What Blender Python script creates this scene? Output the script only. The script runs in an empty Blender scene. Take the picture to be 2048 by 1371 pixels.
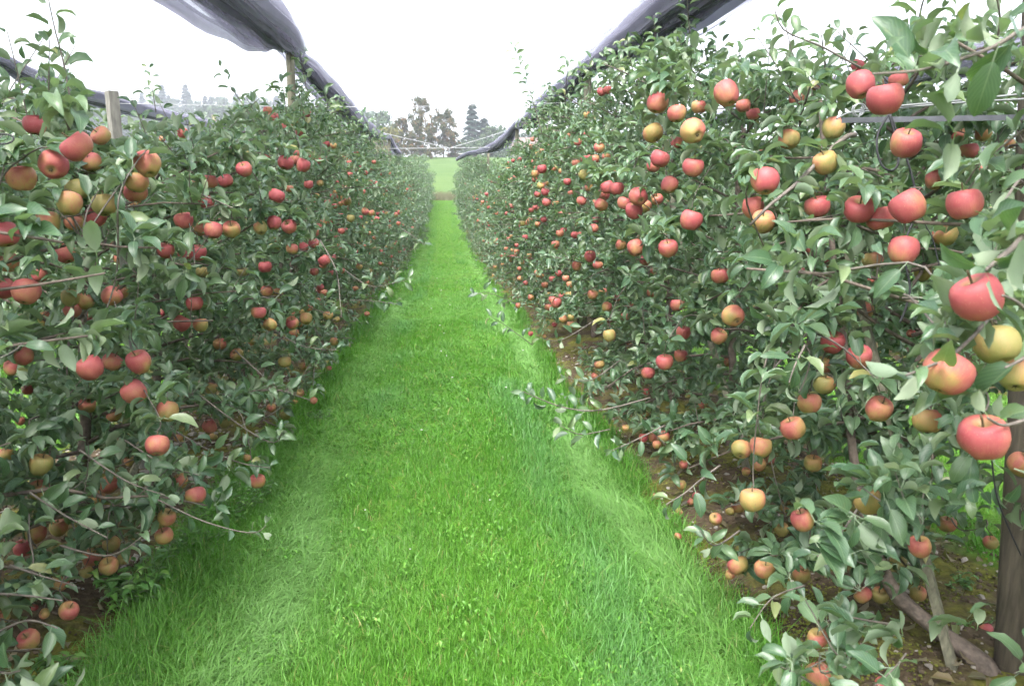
import bpy, math, random
import numpy as np
from mathutils import Matrix, Vector

# ------------------------------------------------------------------ camera, world, sun, exposure
S = bpy.context.scene
COL = S.collection
FPX, CAM_H = 1600.0, 1.54
PITCH = math.atan(260.0 / FPX)
YAW = math.atan(136.0 / FPX * math.cos(PITCH))
cam_d = bpy.data.cameras.new('camera')
cam = bpy.data.objects.new('camera', cam_d)
COL.objects.link(cam)
cam.location = (0, 0, CAM_H)
cam.rotation_euler = (math.pi / 2 - PITCH, 0, -YAW)
cam_d.sensor_width = 36.0
cam_d.lens = 36.0 * FPX / 2048.0
cam_d.clip_start, cam_d.clip_end = 0.05, 6000
cam_d.dof.use_dof = True
cam_d.dof.focus_distance = 4.2
cam_d.dof.aperture_fstop = 7.0
S.camera = cam

SUN_EL, SUN_AZ = math.radians(58), math.radians(200)
W = bpy.data.worlds.new('World')
S.world = W
W.use_nodes = True
wn = W.node_tree
sky = wn.nodes.new('ShaderNodeTexSky')
sky.sky_type = 'NISHITA'
sky.sun_disc = False
sky.sun_elevation = SUN_EL
sky.sun_rotation = SUN_AZ
sky.air_density, sky.dust_density, sky.ozone_density = 1.0, 4.0, 1.0
hs = wn.nodes.new('ShaderNodeHueSaturation')
hs.inputs['Saturation'].default_value = 0.34
bgn = wn.nodes['Background']
bgn.inputs['Strength'].default_value = 0.15
wn.links.new(sky.outputs[0], hs.inputs['Color'])
wn.links.new(hs.outputs[0], bgn.inputs['Color'])

sun_d = bpy.data.lights.new('sun', 'SUN')
sun_d.energy, sun_d.angle, sun_d.color = 1.5, math.radians(35), (1.0, 0.98, 0.95)
sun = bpy.data.objects.new('sun', sun_d)
COL.objects.link(sun)
sdir = Vector((math.sin(SUN_AZ) * math.cos(SUN_EL), math.cos(SUN_AZ) * math.cos(SUN_EL), math.sin(SUN_EL)))
sun.rotation_euler = (-sdir).to_track_quat('-Z', 'Y').to_euler()

vs = S.view_settings
vs.view_transform, vs.look, vs.exposure, vs.gamma = 'Standard', 'None', 2.25, 1.0
vs.use_curve_mapping = False
S.render.engine = 'CYCLES'
S.cycles.use_denoising = True
S.cycles.max_bounces = 6
S.cycles.diffuse_bounces = 4
S.cycles.transmission_bounces = 3
S.cycles.use_adaptive_sampling = True
S.cycles.adaptive_threshold = 0.03
S.cycles.transparent_max_bounces = 16
S.cycles.volume_bounces = 0

# ------------------------------------------------------------------ projection helpers (2048 x 1371 photo grid)
sp, cp, sy, cy = math.sin(PITCH), math.cos(PITCH), math.sin(YAW), math.cos(YAW)
Fv = np.array([sy * cp, cy * cp, -sp]); Rv = np.array([cy, -sy, 0.0]); Uv = np.cross(Rv, Fv)
C0 = np.array([0, 0, CAM_H])


def ray(px, py):
    return Fv + Rv * (px - 1024.0) / FPX - Uv * (py - 685.5) / FPX


def at(px, py, depth):
    return C0 + ray(px, py) * depth


def at_x(px, py, X):
    d = ray(px, py)
    return C0 + d * (X / d[0])


def on_ground(px, py, z=0.0):
    d = ray(px, py)
    return C0 + d * ((z - CAM_H) / d[2])


def project(P):
    Q = np.asarray(P, float) - C0
    zc = Q @ Fv
    z = np.where(np.abs(zc) < 1e-6, 1e-6, zc)
    return 1024 + FPX * (Q @ Rv) / z, 685.5 - FPX * (Q @ Uv) / z, zc


def in_poly(px, py, poly):
    ins = np.zeros(len(px), bool)
    n = len(poly)
    for i in range(n):
        x1, y1 = poly[i]; x2, y2 = poly[(i + 1) % n]
        if y1 == y2:
            continue
        c = ((y1 > py) != (y2 > py)) & (px < (x2 - x1) * (py - y1) / (y2 - y1) + x1)
        ins ^= c
    return ins


def nrm(a):
    a = np.asarray(a, float)
    return a / np.maximum(np.linalg.norm(a, axis=-1, keepdims=True), 1e-9)


# ------------------------------------------------------------------ mesh helpers
def mesh_np(name, V, F, mat=None, smooth=True, attrs=None, uv=None):
    """V (n,3); F: list of int arrays (m,k)."""
    me = bpy.data.meshes.new(name)
    V = np.ascontiguousarray(V, np.float32)
    F = [np.asarray(f, np.int32) for f in F if len(f)]
    me.vertices.add(len(V))
    me.vertices.foreach_set('co', V.ravel())
    loops = np.concatenate([f.ravel() for f in F])
    sizes = np.concatenate([np.full(len(f), f.shape[1], np.int32) for f in F])
    starts = np.concatenate([[0], np.cumsum(sizes)[:-1]]).astype(np.int32)
    me.loops.add(len(loops))
    me.loops.foreach_set('vertex_index', loops)
    me.polygons.add(len(sizes))
    me.polygons.foreach_set('loop_start', starts)
    me.polygons.foreach_set('loop_total', sizes)
    me.polygons.foreach_set('use_smooth', np.full(len(sizes), smooth, bool))
    me.update(calc_edges=True)
    for k, a in (attrs or {}).items():
        at_ = me.attributes.new(k, 'FLOAT', 'POINT')
        at_.data.foreach_set('value', np.asarray(a, np.float32))
    if uv is not None:
        l = me.uv_layers.new(name='UVMap')
        l.data.foreach_set('uv', np.asarray(uv, np.float32)[loops].ravel())
    if mat:
        me.materials.append(mat)
    return me


def link(name, me, parent=None, loc=None, label=None, cat=None, group=None, kind=None):
    o = bpy.data.objects.new(name, me)
    COL.objects.link(o)
    if parent is not None:
        o.parent = parent
    if loc is not None:
        o.location = [float(v) for v in loc]
    if label: o['label'] = label
    if cat: o['category'] = cat
    if group: o['group'] = group
    if kind: o['kind'] = kind
    return o


def tube(pts, rad, n=6, cap=True):
    P = np.asarray(pts, float)
    m = len(P)
    R = np.full(m, rad) if np.isscalar(rad) else np.asarray(rad, float)
    T = nrm(np.gradient(P, axis=0))
    ref = np.array([0, 0, 1.0]) if abs(T[0][2]) < 0.9 else np.array([1.0, 0, 0])
    V = np.zeros((m, n, 3))
    b = nrm(np.cross(T[0], ref))
    for i in range(m):
        b = nrm(b - T[i] * (b @ T[i])); c = np.cross(T[i], b)
        a = np.arange(n) * 2 * math.pi / n
        V[i] = P[i] + R[i] * (np.cos(a)[:, None] * b + np.sin(a)[:, None] * c)
    i, j = np.meshgrid(np.arange(m - 1), np.arange(n), indexing='ij')
    i, j = i.ravel(), j.ravel(); k = (j + 1) % n
    F = [np.stack([i * n + j, i * n + k, (i + 1) * n + k, (i + 1) * n + j], 1)]
    V = V.reshape(-1, 3)
    if cap:
        F.append(np.arange(n)[None, ::-1]); F.append(((m - 1) * n + np.arange(n))[None])
    return V, F


class Acc:
    def __init__(s): s.V, s.F, s.n, s.A = [], [], 0, []

    def add(s, VF, a=0.0):
        V, F = VF
        s.V.append(np.asarray(V, float)); s.F += [np.asarray(f) + s.n for f in F]; s.n += len(V); s.A.append(np.full(len(V), a))

    def mesh(s, name, mat, smooth=True):
        by = {}
        for f in s.F: by.setdefault(f.shape[1], []).append(f)
        return mesh_np(name, np.concatenate(s.V), [np.concatenate(v) for v in by.values()], mat, smooth, {'tint': np.concatenate(s.A)})


def box(x0, x1, y0, y1, z0, z1):
    V = np.array([(x, y, z) for z in (z0, z1) for y in (y0, y1) for x in (x0, x1)], float)
    F = np.array([(0, 2, 3, 1), (4, 5, 7, 6), (0, 1, 5, 4), (2, 6, 7, 3), (0, 4, 6, 2), (1, 3, 7, 5)])
    return V, [F]


def smooth_path(pts, n):
    P = np.asarray(pts, float)
    t = np.linspace(0, len(P) - 1, n)
    i = np.clip(t.astype(int), 0, len(P) - 2); f = (t - i)[:, None]
    g = lambda k: P[np.clip(k, 0, len(P) - 1)]
    a, b, c, d = g(i - 1), P[i], P[i + 1], g(i + 2)
    return 0.5 * (2 * b + (c - a) * f + (2 * a - 5 * b + 4 * c - d) * f ** 2 + (3 * b - a - 3 * c + d) * f ** 3)


# ------------------------------------------------------------------ materials
def new_mat(name):
    m = bpy.data.materials.new(name)
    m.use_nodes = True
    nt = m.node_tree
    return m, nt, nt.nodes['Principled BSDF'], nt.nodes['Material Output']


def N(nt, t, **kw):
    n = nt.nodes.new('ShaderNode' + t)
    for k, v in kw.items():
        if k.startswith('i_'):
            key = k[2:]
            n.inputs[int(key) if key.isdigit() else key].default_value = v
        else:
            setattr(n, k, v)
    return n


def ramp(nt, src, stops, interp='LINEAR'):
    r = nt.nodes.new('ShaderNodeValToRGB')
    r.color_ramp.interpolation = interp
    el = r.color_ramp.elements
    while len(el) < len(stops): el.new(0.5)
    for e, (p, c) in zip(el, stops):
        e.position = p; e.color = tuple(c) + (1,) if len(c) == 3 else c
    nt.links.new(src, r.inputs[0])
    return r.outputs[0]


def mixc(nt, fac, a, b, mode='MIX'):
    m = nt.nodes.new('ShaderNodeMix'); m.data_type = 'RGBA'; m.blend_type = mode
    for s, v in ((m.inputs[0], fac), (m.inputs[6], a), (m.inputs[7], b)):
        if hasattr(v, 'links'): nt.links.new(v, s)
        else: s.default_value = v if not isinstance(v, tuple) else v + (1,)
    return m.outputs[2]


def mth(nt, op, a, b=None, c=None, clamp=False):
    m = nt.nodes.new('ShaderNodeMath'); m.operation = op; m.use_clamp = clamp
    for i, v in enumerate((a, b, c)):
        if v is None: continue
        if hasattr(v, 'links'): nt.links.new(v, m.inputs[i])
        else: m.inputs[i].default_value = v
    return m.outputs[0]


def attr(nt, name, typ='GEOMETRY'):
    a = nt.nodes.new('ShaderNodeAttribute'); a.attribute_name = name; a.attribute_type = typ
    return a.outputs['Fac']


def noise(nt, scale, detail=3, vec=None, rough=0.55, out=0):
    n = N(nt, 'TexNoise'); n.inputs['Scale'].default_value = scale
    n.inputs['Detail'].default_value = detail; n.inputs['Roughness'].default_value = rough
    if vec is not None: nt.links.new(vec, n.inputs['Vector'])
    return n.outputs[out]


def bump(nt, bs, h, strength=0.4, dist=0.01):
    b = N(nt, 'Bump'); b.inputs['Strength'].default_value = strength; b.inputs['Distance'].default_value = dist
    nt.links.new(h, b.inputs['Height']); nt.links.new(b.outputs[0], bs.inputs['Normal'])


def leaf_material(name, tint_from):
    m, nt, bs, out = new_mat(name)
    if tint_from == 'object':
        t = N(nt, 'ObjectInfo').outputs['Random']
    else:
        t = attr(nt, 'tint')
    top = ramp(nt, t, [(0.0, (0.038, 0.086, 0.046)), (0.45, (0.062, 0.120, 0.060)), (0.8, (0.102, 0.166, 0.080)), (0.97, (0.16, 0.21, 0.095)), (1.0, (0.24, 0.22, 0.07))])
    uv = N(nt, 'UVMap').outputs[0]
    sx = N(nt, 'SeparateXYZ'); nt.links.new(uv, sx.inputs[0])
    u, v = sx.outputs[0], sx.outputs[1]
    av = mth(nt, 'ABSOLUTE', mth(nt, 'SUBTRACT', v, 0.5))
    mid = mth(nt, 'SUBTRACT', 1.0, mth(nt, 'DIVIDE', av, 0.045), clamp=True)
    ph = mth(nt, 'SUBTRACT', mth(nt, 'MULTIPLY', u, 52.0), mth(nt, 'MULTIPLY', av, 46.0))
    vein = mth(nt, 'POWER', mth(nt, 'MULTIPLY_ADD', mth(nt, 'SINE', ph), 0.5, 0.5), 6.0)
    vm = mth(nt, 'MAXIMUM', mid, mth(nt, 'MULTIPLY', vein, 0.35))
    top = mixc(nt, mth(nt, 'MULTIPLY', vm, 0.7), top, (0.20, 0.28, 0.15))
    blot = noise(nt, 60.0, 3, N(nt, 'NewGeometry').outputs['Position'])
    top = mixc(nt, ramp(nt, blot, [(0.62, (0, 0, 0)), (0.78, (.55, .55, .55))]), top, (0.13, 0.135, 0.05))
    geo = N(nt, 'NewGeometry')
    under = ramp(nt, t, [(0.0, (0.16, 0.22, 0.145)), (1.0, (0.24, 0.29, 0.19))])
    colr = mixc(nt, geo.outputs['Backfacing'], top, under)
    nt.links.new(colr, bs.inputs['Base Color'])
    rg = mth(nt, 'MULTIPLY_ADD', geo.outputs['Backfacing'], 0.42, 0.33)
    nt.links.new(rg, bs.inputs['Roughness'])
    bs.inputs['Specular IOR Level'].default_value = 0.6
    bump(nt, bs, vm, 0.25, 0.002)
    tr = N(nt, 'BsdfTranslucent')
    nt.links.new(mixc(nt, 0.5, colr, (0.16, 0.32, 0.03)), tr.inputs['Color'])
    mx = N(nt, 'MixShader'); mx.inputs[0].default_value = 0.27
    nt.links.new(bs.outputs[0], mx.inputs[1]); nt.links.new(tr.outputs[0], mx.inputs[2])
    nt.links.new(mx.outputs[0], out.inputs[0])
    return m


LEAF = leaf_material('apple_leaf', 'attr')
LEAF_O = leaf_material('apple_leaf_single', 'object')


def apple_material(name, typ):
    m, nt, bs, out = new_mat(name)
    bl = attr(nt, 'blush', typ)
    if typ == 'OBJECT':
        tc = N(nt, 'TexCoord').outputs['Object']
        rnd = N(nt, 'ObjectInfo').outputs['Random']
    else:
        tc = N(nt, 'TexCoord').outputs['Object']
        rnd = attr(nt, 'tint')
    mp = N(nt, 'Mapping'); nt.links.new(tc, mp.inputs[0])
    cx = N(nt, 'CombineXYZ'); nt.links.new(mth(nt, 'MULTIPLY', rnd, 57.0), cx.inputs[0]); nt.links.new(mth(nt, 'MULTIPLY', rnd, 31.0), cx.inputs[2])
    nt.links.new(cx.outputs[0], mp.inputs['Location'])
    k = 1.0 if typ == 'OBJECT' else 12.0
    mp.inputs['Scale'].default_value = (k, k, k)
    big = noise(nt, 1.35, 2, mp.outputs[0])
    # streaks run from stalk to calyx
    sx = N(nt, 'SeparateXYZ'); nt.links.new(tc, sx.inputs[0])
    ang = mth(nt, 'ARCTAN2', sx.outputs[1], sx.outputs[0])
    cs = N(nt, 'CombineXYZ'); nt.links.new(mth(nt, 'MULTIPLY', ang, 9.0), cs.inputs[0]); nt.links.new(mth(nt, 'MULTIPLY', sx.outputs[2], 2.2), cs.inputs[1]); nt.links.new(mth(nt, 'MULTIPLY', rnd, 40.0), cs.inputs[2])
    st = noise(nt, 2.3, 5, cs.outputs[0], 0.75)
    f = mth(nt, 'ADD', mth(nt, 'MULTIPLY', mth(nt, 'SUBTRACT', big, 0.5), 1.25), bl)
    f = mth(nt, 'ADD', f, mth(nt, 'MULTIPLY', mth(nt, 'SUBTRACT', st, 0.5), 1.1))
    hz = mth(nt, 'MULTIPLY', sx.outputs[2], 0.35 if typ == 'OBJECT' else 0.0)
    f = mth(nt, 'ADD', f, hz)
    f = mth(nt, 'ADD', f, mth(nt, 'MULTIPLY', sx.outputs[0], 0.55 if typ == 'OBJECT' else 0.0))
    colr = ramp(nt, f, [(0.0, (0.205, 0.200, 0.052)), (0.25, (0.315, 0.215, 0.064)), (0.5, (0.36, 0.145, 0.074)), (0.72, (0.345, 0.085, 0.070)), (1.0, (0.285, 0.043, 0.053))])
    sp_ = N(nt, 'TexVoronoi'); sp_.inputs['Scale'].default_value = 17.0
    nt.links.new(mp.outputs[0], sp_.inputs['Vector'])
    dots = mth(nt, 'LESS_THAN', sp_.outputs['Distance'], 0.13)
    colr = mixc(nt, mth(nt, 'MULTIPLY', dots, 0.45), colr, (0.55, 0.40, 0.22))
    if typ == 'OBJECT':
        rr2 = mth(nt, 'ADD', mth(nt, 'MULTIPLY', sx.outputs[0], sx.outputs[0]), mth(nt, 'MULTIPLY', sx.outputs[1], sx.outputs[1]))
        rus = mth(nt, 'MULTIPLY', mth(nt, 'SUBTRACT', 1.0, mth(nt, 'DIVIDE', rr2, 0.05), clamp=True), mth(nt, 'ADD', st, 0.35))
        colr = mixc(nt, rus, colr, (0.26, 0.21, 0.075))
        spot = ramp(nt, noise(nt, 4.5, 2, mp.outputs[0]), [(0.70, (0, 0, 0)), (0.74, (.5, .5, .5))])
        colr = mixc(nt, spot, colr, (0.16, 0.10, 0.05))
    bl2 = noise(nt, 5.0, 3, mp.outputs[0])
    colr = mixc(nt, mth(nt, 'MULTIPLY', bl2, 0.24), colr, (0.40, 0.21, 0.17))
    nt.links.new(colr, bs.inputs['Base Color'])
    bs.inputs['Roughness'].default_value = 0.55
    bs.inputs['Specular IOR Level'].default_value = 0.35
    bs.inputs['Subsurface Weight'].default_value = 0.0
    return m


APPLE = apple_material('apple_skin', 'OBJECT')
APPLE_FAR = apple_material('apple_skin_far', 'GEOMETRY')


def plain(name, c, rough=0.7, var=0.35, scale=30, metal=0.0, stretch=None, bumpk=0.0):
    m, nt, bs, out = new_mat(name)
    tc = N(nt, 'TexCoord').outputs['Object']
    if stretch:
        mp = N(nt, 'Mapping'); mp.inputs['Scale'].default_value = stretch; nt.links.new(tc, mp.inputs[0]); tc = mp.outputs[0]
    n = noise(nt, scale, 5, tc)
    lo = tuple(max(0, x * (1 - var)) for x in c); hi = tuple(min(1, x * (1 + var)) for x in c)
    nt.links.new(ramp(nt, n, [(0.3, lo), (0.7, hi)]), bs.inputs['Base Color'])
    bs.inputs['Roughness'].default_value = rough; bs.inputs['Metallic'].default_value = metal
    if bumpk: bump(nt, bs, n, bumpk, 0.01)
    return m


BARK = plain('bark', (0.105, 0.082, 0.066), 0.85, 0.45, 45, bumpk=0.6)
TWIG = plain('twig_bark', (0.115, 0.098, 0.082), 0.7, 0.35, 60)
STALK = plain('apple_stalk', (0.10, 0.075, 0.035), 0.8, 0.3, 60)
CALYX = plain('apple_calyx', (0.055, 0.045, 0.03), 0.9, 0.3, 60)
WOOD = plain('weathered_wood', (0.088, 0.072, 0.053), 0.85, 0.45, 6, stretch=(9, 9, 0.9), bumpk=0.5)
WOODG = plain('green_grey_wood', (0.13, 0.125, 0.085), 0.85, 0.4, 6, stretch=(12, 12, 1.2), bumpk=0.4)
CONC = plain('grey_post', (0.20, 0.19, 0.165), 0.85, 0.3, 14, stretch=(4, 4, 1), bumpk=0.3)
STEEL = plain('galvanised_steel', (0.11, 0.115, 0.13), 0.45, 0.15, 30, metal=0.6)
WIRE = plain('wire', (0.30, 0.31, 0.32), 0.5, 0.1, 30, metal=0.4)
BLACK = plain('black_cord', (0.018, 0.018, 0.022), 0.6, 0.3, 40)


def net_material():
    m, nt, bs, out = new_mat('hail_net_mesh')
    tc = N(nt, 'TexCoord').outputs['Object']
    n = noise(nt, 3.0, 3, tc)
    nt.links.new(ramp(nt, n, [(0.3, (0.065, 0.065, 0.082)), (0.7, (0.10, 0.10, 0.122))]), bs.inputs['Base Color'])
    bs.inputs['Roughness'].default_value = 0.8
    tl = N(nt, 'BsdfTranslucent'); tl.inputs['Color'].default_value = (0.19, 0.19, 0.245, 1)
    add = N(nt, 'AddShader'); nt.links.new(bs.outputs[0], add.inputs[0]); nt.links.new(tl.outputs[0], add.inputs[1]); bs = add
    tr = N(nt, 'BsdfTransparent')
    mx = N(nt, 'MixShader')
    nt.links.new(mth(nt, 'ADD', mth(nt, 'MULTIPLY', n, 0.2), attr(nt, 'tint'), clamp=True), mx.inputs[0])
    nt.links.new(tr.outputs[0], mx.inputs[1]); nt.links.new(bs.outputs[0], mx.inputs[2])
    nt.links.new(mx.outputs[0], out.inputs[0])
    return m


NET = net_material()


def grass_material():
    m, nt, bs, out = new_mat('grass_blade')
    t = attr(nt, 'tint'); p = attr(nt, 'pale'); q = attr(nt, 'grey')
    c = ramp(nt, t, [(0.0, (0.058, 0.175, 0.018)), (0.6, (0.098, 0.262, 0.028)), (0.93, (0.160, 0.335, 0.055)), (1.0, (0.30, 0.29, 0.10))])
    c = mixc(nt, p, c, (0.205, 0.390, 0.115))
    c = mixc(nt, q, c, (0.118, 0.275, 0.082))
    nt.links.new(c, bs.inputs['Base Color'])
    bs.inputs['Roughness'].default_value = 0.42
    bs.inputs['Specular IOR Level'].default_value = 0.35
    tr = N(nt, 'BsdfTranslucent'); nt.links.new(mixc(nt, 0.5, c, (0.11, 0.36, 0.025)), tr.inputs['Color'])
    mx = N(nt, 'MixShader'); mx.inputs[0].default_value = 0.35
    nt.links.new(bs.outputs[0], mx.inputs[1]); nt.links.new(tr.outputs[0], mx.inputs[2]); nt.links.new(mx.outputs[0], out.inputs[0])
    return m


GRASS = grass_material()


def ground_material():
    m, nt, bs, out = new_mat('orchard_ground')
    pos = N(nt, 'NewGeometry').outputs['Position']
    sx = N(nt, 'SeparateXYZ'); nt.links.new(pos, sx.inputs[0])
    n_edge = noise(nt, 2.2, 4, pos)
    xr = mth(nt, 'WRAP', sx.outputs[0], 1.8, -1.8)
    ax = mth(nt, 'ABSOLUTE', mth(nt, 'ADD', xr, 0.06))
    ax = mth(nt, 'ADD', ax, mth(nt, 'MULTIPLY', mth(nt, 'SUBTRACT', n_edge, 0.5), 0.5))
    soilm = mth(nt, 'MULTIPLY', mth(nt, 'SUBTRACT', ax, 1.12), 9.0, clamp=True)
    far = mth(nt, 'LESS_THAN', sx.outputs[1], 64.5)
    soilm = mth(nt, 'MULTIPLY', soilm, far)
    nf = noise(nt, 28, 6, pos, 0.65)
    soil = ramp(nt, nf, [(0.25, (0.034, 0.024, 0.015)), (0.5, (0.080, 0.058, 0.036)), (0.75, (0.145, 0.11, 0.075))])
    nm = noise(nt, 3.1, 5, pos, 0.65)
    mossf = ramp(nt, nm, [(0.46, (0, 0, 0)), (0.60, (1, 1, 1))])
    moss = ramp(nt, nf, [(0.3, (0.060, 0.062, 0.012)), (0.7, (0.17, 0.175, 0.024))])
    soil = mixc(nt, mth(nt, 'MULTIPLY', mossf, 0.85), soil, moss)
    gn = noise(nt, 9, 5, pos)
    gcol = ramp(nt, gn, [(0.3, (0.035, 0.085, 0.010)), (0.7, (0.085, 0.19, 0.018))])
    ff = noise(nt, 0.12, 5, pos)
    fcol = ramp(nt, ff, [(0.35, (0.056, 0.105, 0.026)), (0.65, (0.075, 0.125, 0.034))])
    wood = mth(nt, 'GREATER_THAN', sx.outputs[1], 255.0)
    fcol = mixc(nt, wood, fcol, (0.030, 0.050, 0.028))
    gcol = mixc(nt, far, fcol, gcol)
    c = mixc(nt, soilm, gcol, soil)
    nt.links.new(c, bs.inputs['Base Color'])
    bs.inputs['Roughness'].default_value = 0.95
    bs.inputs['Specular IOR Level'].default_value = 0.2
    bump(nt, bs, nf, 0.8, 0.03)
    return m


# ------------------------------------------------------------------ ground sheet
rg0 = np.random.default_rng(5)


def sstep(t):
    t = np.clip(t, 0, 1); return t * t * (3 - 2 * t)


def terrain(x, y):
    x = np.asarray(x, float); y = np.asarray(y, float)
    near = np.clip(1 - (y - 25) / 20, 0, 1)
    z = near * (0.012 * np.sin(x * 5.1 + 1.3 * np.sin(y * 1.7)) + 0.010 * np.sin(y * 6.3 + x * 3.1) + 0.008 * np.sin(x * 17 + y * 11))
    xr = (x + 1.8) % 3.6 - 1.8
    z += near * (-0.02 * np.exp(-((np.abs(xr) - 0.62) / 0.14) ** 2) + 0.05 * np.exp(-((np.abs(xr) - 1.8) / 0.45) ** 2))
    z += np.interp(y, [-10, 26, 32, 38, 45, 52, 58, 64, 180, 1000], [0, 0, .10, .36, .84, 1.40, 1.92, 2.45, 13.6, 18.5])
    z += 50 * sstep((y - 330) / 300) * sstep((-x - 10) / 190)
    z += 10 * sstep((y - 240) / 200) * sstep((x - 10) / 100)
    return z


def axis(dense0, dense1, step, far0, far1, g=1.22):
    a = list(np.arange(dense0, dense1 + 1e-6, step))
    s = step
    while a[-1] < far1: s *= g; a.append(min(a[-1] + s, far1))
    s = step; b = []; v = dense0
    while v > far0: s *= g; v = max(v - s, far0); b.append(v)
    return np.array(b[::-1] + a)


gx = axis(-3.2, 3.2, 0.075, -900, 900)
gy = axis(1.0, 8.0, 0.075, -6, 1000, 1.07)
X, Y = np.meshgrid(gx, gy)
Z = terrain(X, Y) + np.where(Y < 15, rg0.normal(0, 0.006, X.shape), 0)
ni, nj = X.shape
i, j = np.meshgrid(np.arange(ni - 1), np.arange(nj - 1), indexing='ij')
q = (i * nj + j).ravel()
GROUND = ground_material()
ground = link('ground', mesh_np('ground', np.stack([X.ravel(), Y.ravel(), Z.ravel()], 1), [np.stack([q, q + 1, q + nj + 1, q + nj], 1)], GROUND), kind='structure')


# ------------------------------------------------------------------ grass blades
def blades(P, head, L, bend, w, seg, tint, pale, grey, name):
    n = len(P)
    ts = {3: [0, 0.4, 0.75, 1], 2: [0, 0.55, 1], 1: [0, 1]}[seg]
    side = np.stack([-np.sin(head), np.cos(head), np.zeros(n)], 1)
    fwd = np.stack([np.cos(head), np.sin(head), np.zeros(n)], 1)
    twist = rg0.normal(0, 0.6, n)
    side = side * np.cos(twist)[:, None] + fwd * np.sin(twist)[:, None]
    V = []
    for t in ts:
        c = P + fwd * (L * bend * t ** 1.7)[:, None] + np.array([0, 0, 1.0]) * (L * (t - 0.55 * np.clip(bend, 0, 1.3) * t * t))[:, None]
        if t < 1:
            ww = (w * (1 - 0.55 * t * t))[:, None] * 0.5
            V += [c - side * ww, c + side * ww]
        else:
            V.append(c)
    k = len(V)
    V = np.stack(V, 1).reshape(-1, 3)
    b = (np.arange(n) * k)[:, None]
    F4 = [b + np.array([[2 * s, 2 * s + 1, 2 * s + 3, 2 * s + 2]]) for s in range(seg - 1)]
    F3 = b + np.array([[k - 3, k - 2, k - 1]])
    rep = lambda a: np.repeat(a, k)
    me = mesh_np(name, V, ([np.concatenate(F4)] if F4 else []) + [F3], GRASS, True, {'tint': rep(tint), 'pale': rep(pale), 'grey': rep(grey)})
    return me


def lowfreq(x, y, seed):
    r = np.random.default_rng(seed); v = 0
    for _ in range(7):
        a, b, p = r.normal(0, 2.2), r.normal(0, 1.3), r.uniform(0, 6.28)
        v = v + np.sin(a * x + b * y + p)
    return v / 2.6


def grass_field(n, y0, y1, x0, x1, seg, wid, hs_, name, label, power=1.0, xc=0.0):
    r = rg0
    u = r.random(n)
    if power == 1.0: y = y0 * (y1 / y0) ** u
    else: y = y0 + (y1 - y0) * u
    x = r.uniform(x0 - 0.12, x1 + 0.12, n)
    edge = 0.11 * lowfreq(x * 0.3, y * 2, 3)
    keep = (x > x0 + edge + r.normal(0, 0.05, n)) & (x < x1 + edge + r.normal(0, 0.05, n))
    x, y = x[keep], y[keep]; n = len(x)
    lx = x - xc
    wob = 0.05 * lowfreq(x * 0, y, 8)
    pale = (0.95 * np.exp(-((lx + 0.78 + wob) / 0.13) ** 2) + 0.85 * np.exp(-((lx - 0.86 + wob) / 0.13) ** 2)) * np.clip(0.75 + 0.4 * lowfreq(x * .6, y, 41), 0.2, 1) + 0.22 * np.clip(lowfreq(x, y, 4), 0, 1)
    greyb = 0.9 * np.exp(-((lx + 0.50 + wob) / 0.16) ** 2) + 0.9 * np.exp(-((lx - 0.56 + wob) / 0.17) ** 2)
    greyb = greyb * np.clip(0.55 + 0.75 * lowfreq(x * 1.5, y * 1.5, 11), 0, 1)
    track = np.exp(-((np.abs(lx) - 0.30) / 0.06) ** 2) * np.clip(lowfreq(x, y * 0.8, 17), 0, 1)
    edgeb = np.exp(-((np.abs(lx) - 1.1) / 0.12) ** 2)
    L = hs_ * (0.58 + 0.35 * pale + 0.42 * greyb + 0.75 * edgeb - 0.3 * track) * r.uniform(0.45, 1.35, n) * np.where(r.random(n) < 0.05, 1.9, 1.0)
    head = r.uniform(0, 6.283, n)
    lean = (pale > 0.45)
    head = np.where(lean, np.where(lx < 0, 0.2, 2.9) + r.normal(0, 1.3, n) - 0.6, head)
    bend = np.clip(r.normal(0.6, 0.3, n) + 0.5 * pale + 0.2 * lowfreq(x, y, 31), 0.05, 1.5)
    P = np.stack([x, y, terrain(x, y) - 0.006], 1)
    kill = r.random(n) < 0.55 * track
    tint = np.clip(r.normal(0.42, 0.2, n) + 0.17 * lowfreq(x, y, 23) - 0.25 * edgeb * (lx < 0), 0, 1)
    tint = np.where(r.random(n) < 0.025, 1.0, np.minimum(tint, 0.92))
    s = ~kill
    w = wid * r.uniform(0.6, 1.4, n)
    me = blades(P[s], head[s], L[s], bend[s], w[s], seg, tint[s], np.clip(pale, 0, 1)[s], np.clip(greyb * (r.random(n) * 0.8 + 0.4), 0, 1)[s], name)
    return link(name, me, label=label, cat='grass', kind='stuff')


grass_field(170000, 1.75, 5.2, -1.22, 1.08, 3, 0.0029, 0.088, 'grass', 'lush green grass growing in the alley between the rows')
grass_field(120000, 5.2, 15.0, -1.24, 1.12, 2, 0.0058, 0.088, 'grass', 'mown grass farther along the alley')
grass_field(60000, 15.0, 64.0, -1.24, 1.12, 1, 0.015, 0.085, 'grass', 'distant grass at the end of the alley')
grass_field(26000, 2.2, 12.0, 2.5, 4.7, 1, 0.010, 0.09, 'grass', 'bright grass of the alley beyond the row of trees on the right', xc=3.6)
grass_field(26000, 2.2, 12.0, -4.75, -2.5, 1, 0.010, 0.09, 'grass', 'bright grass of the alley beyond the row of trees on the left', xc=-3.6)

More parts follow.
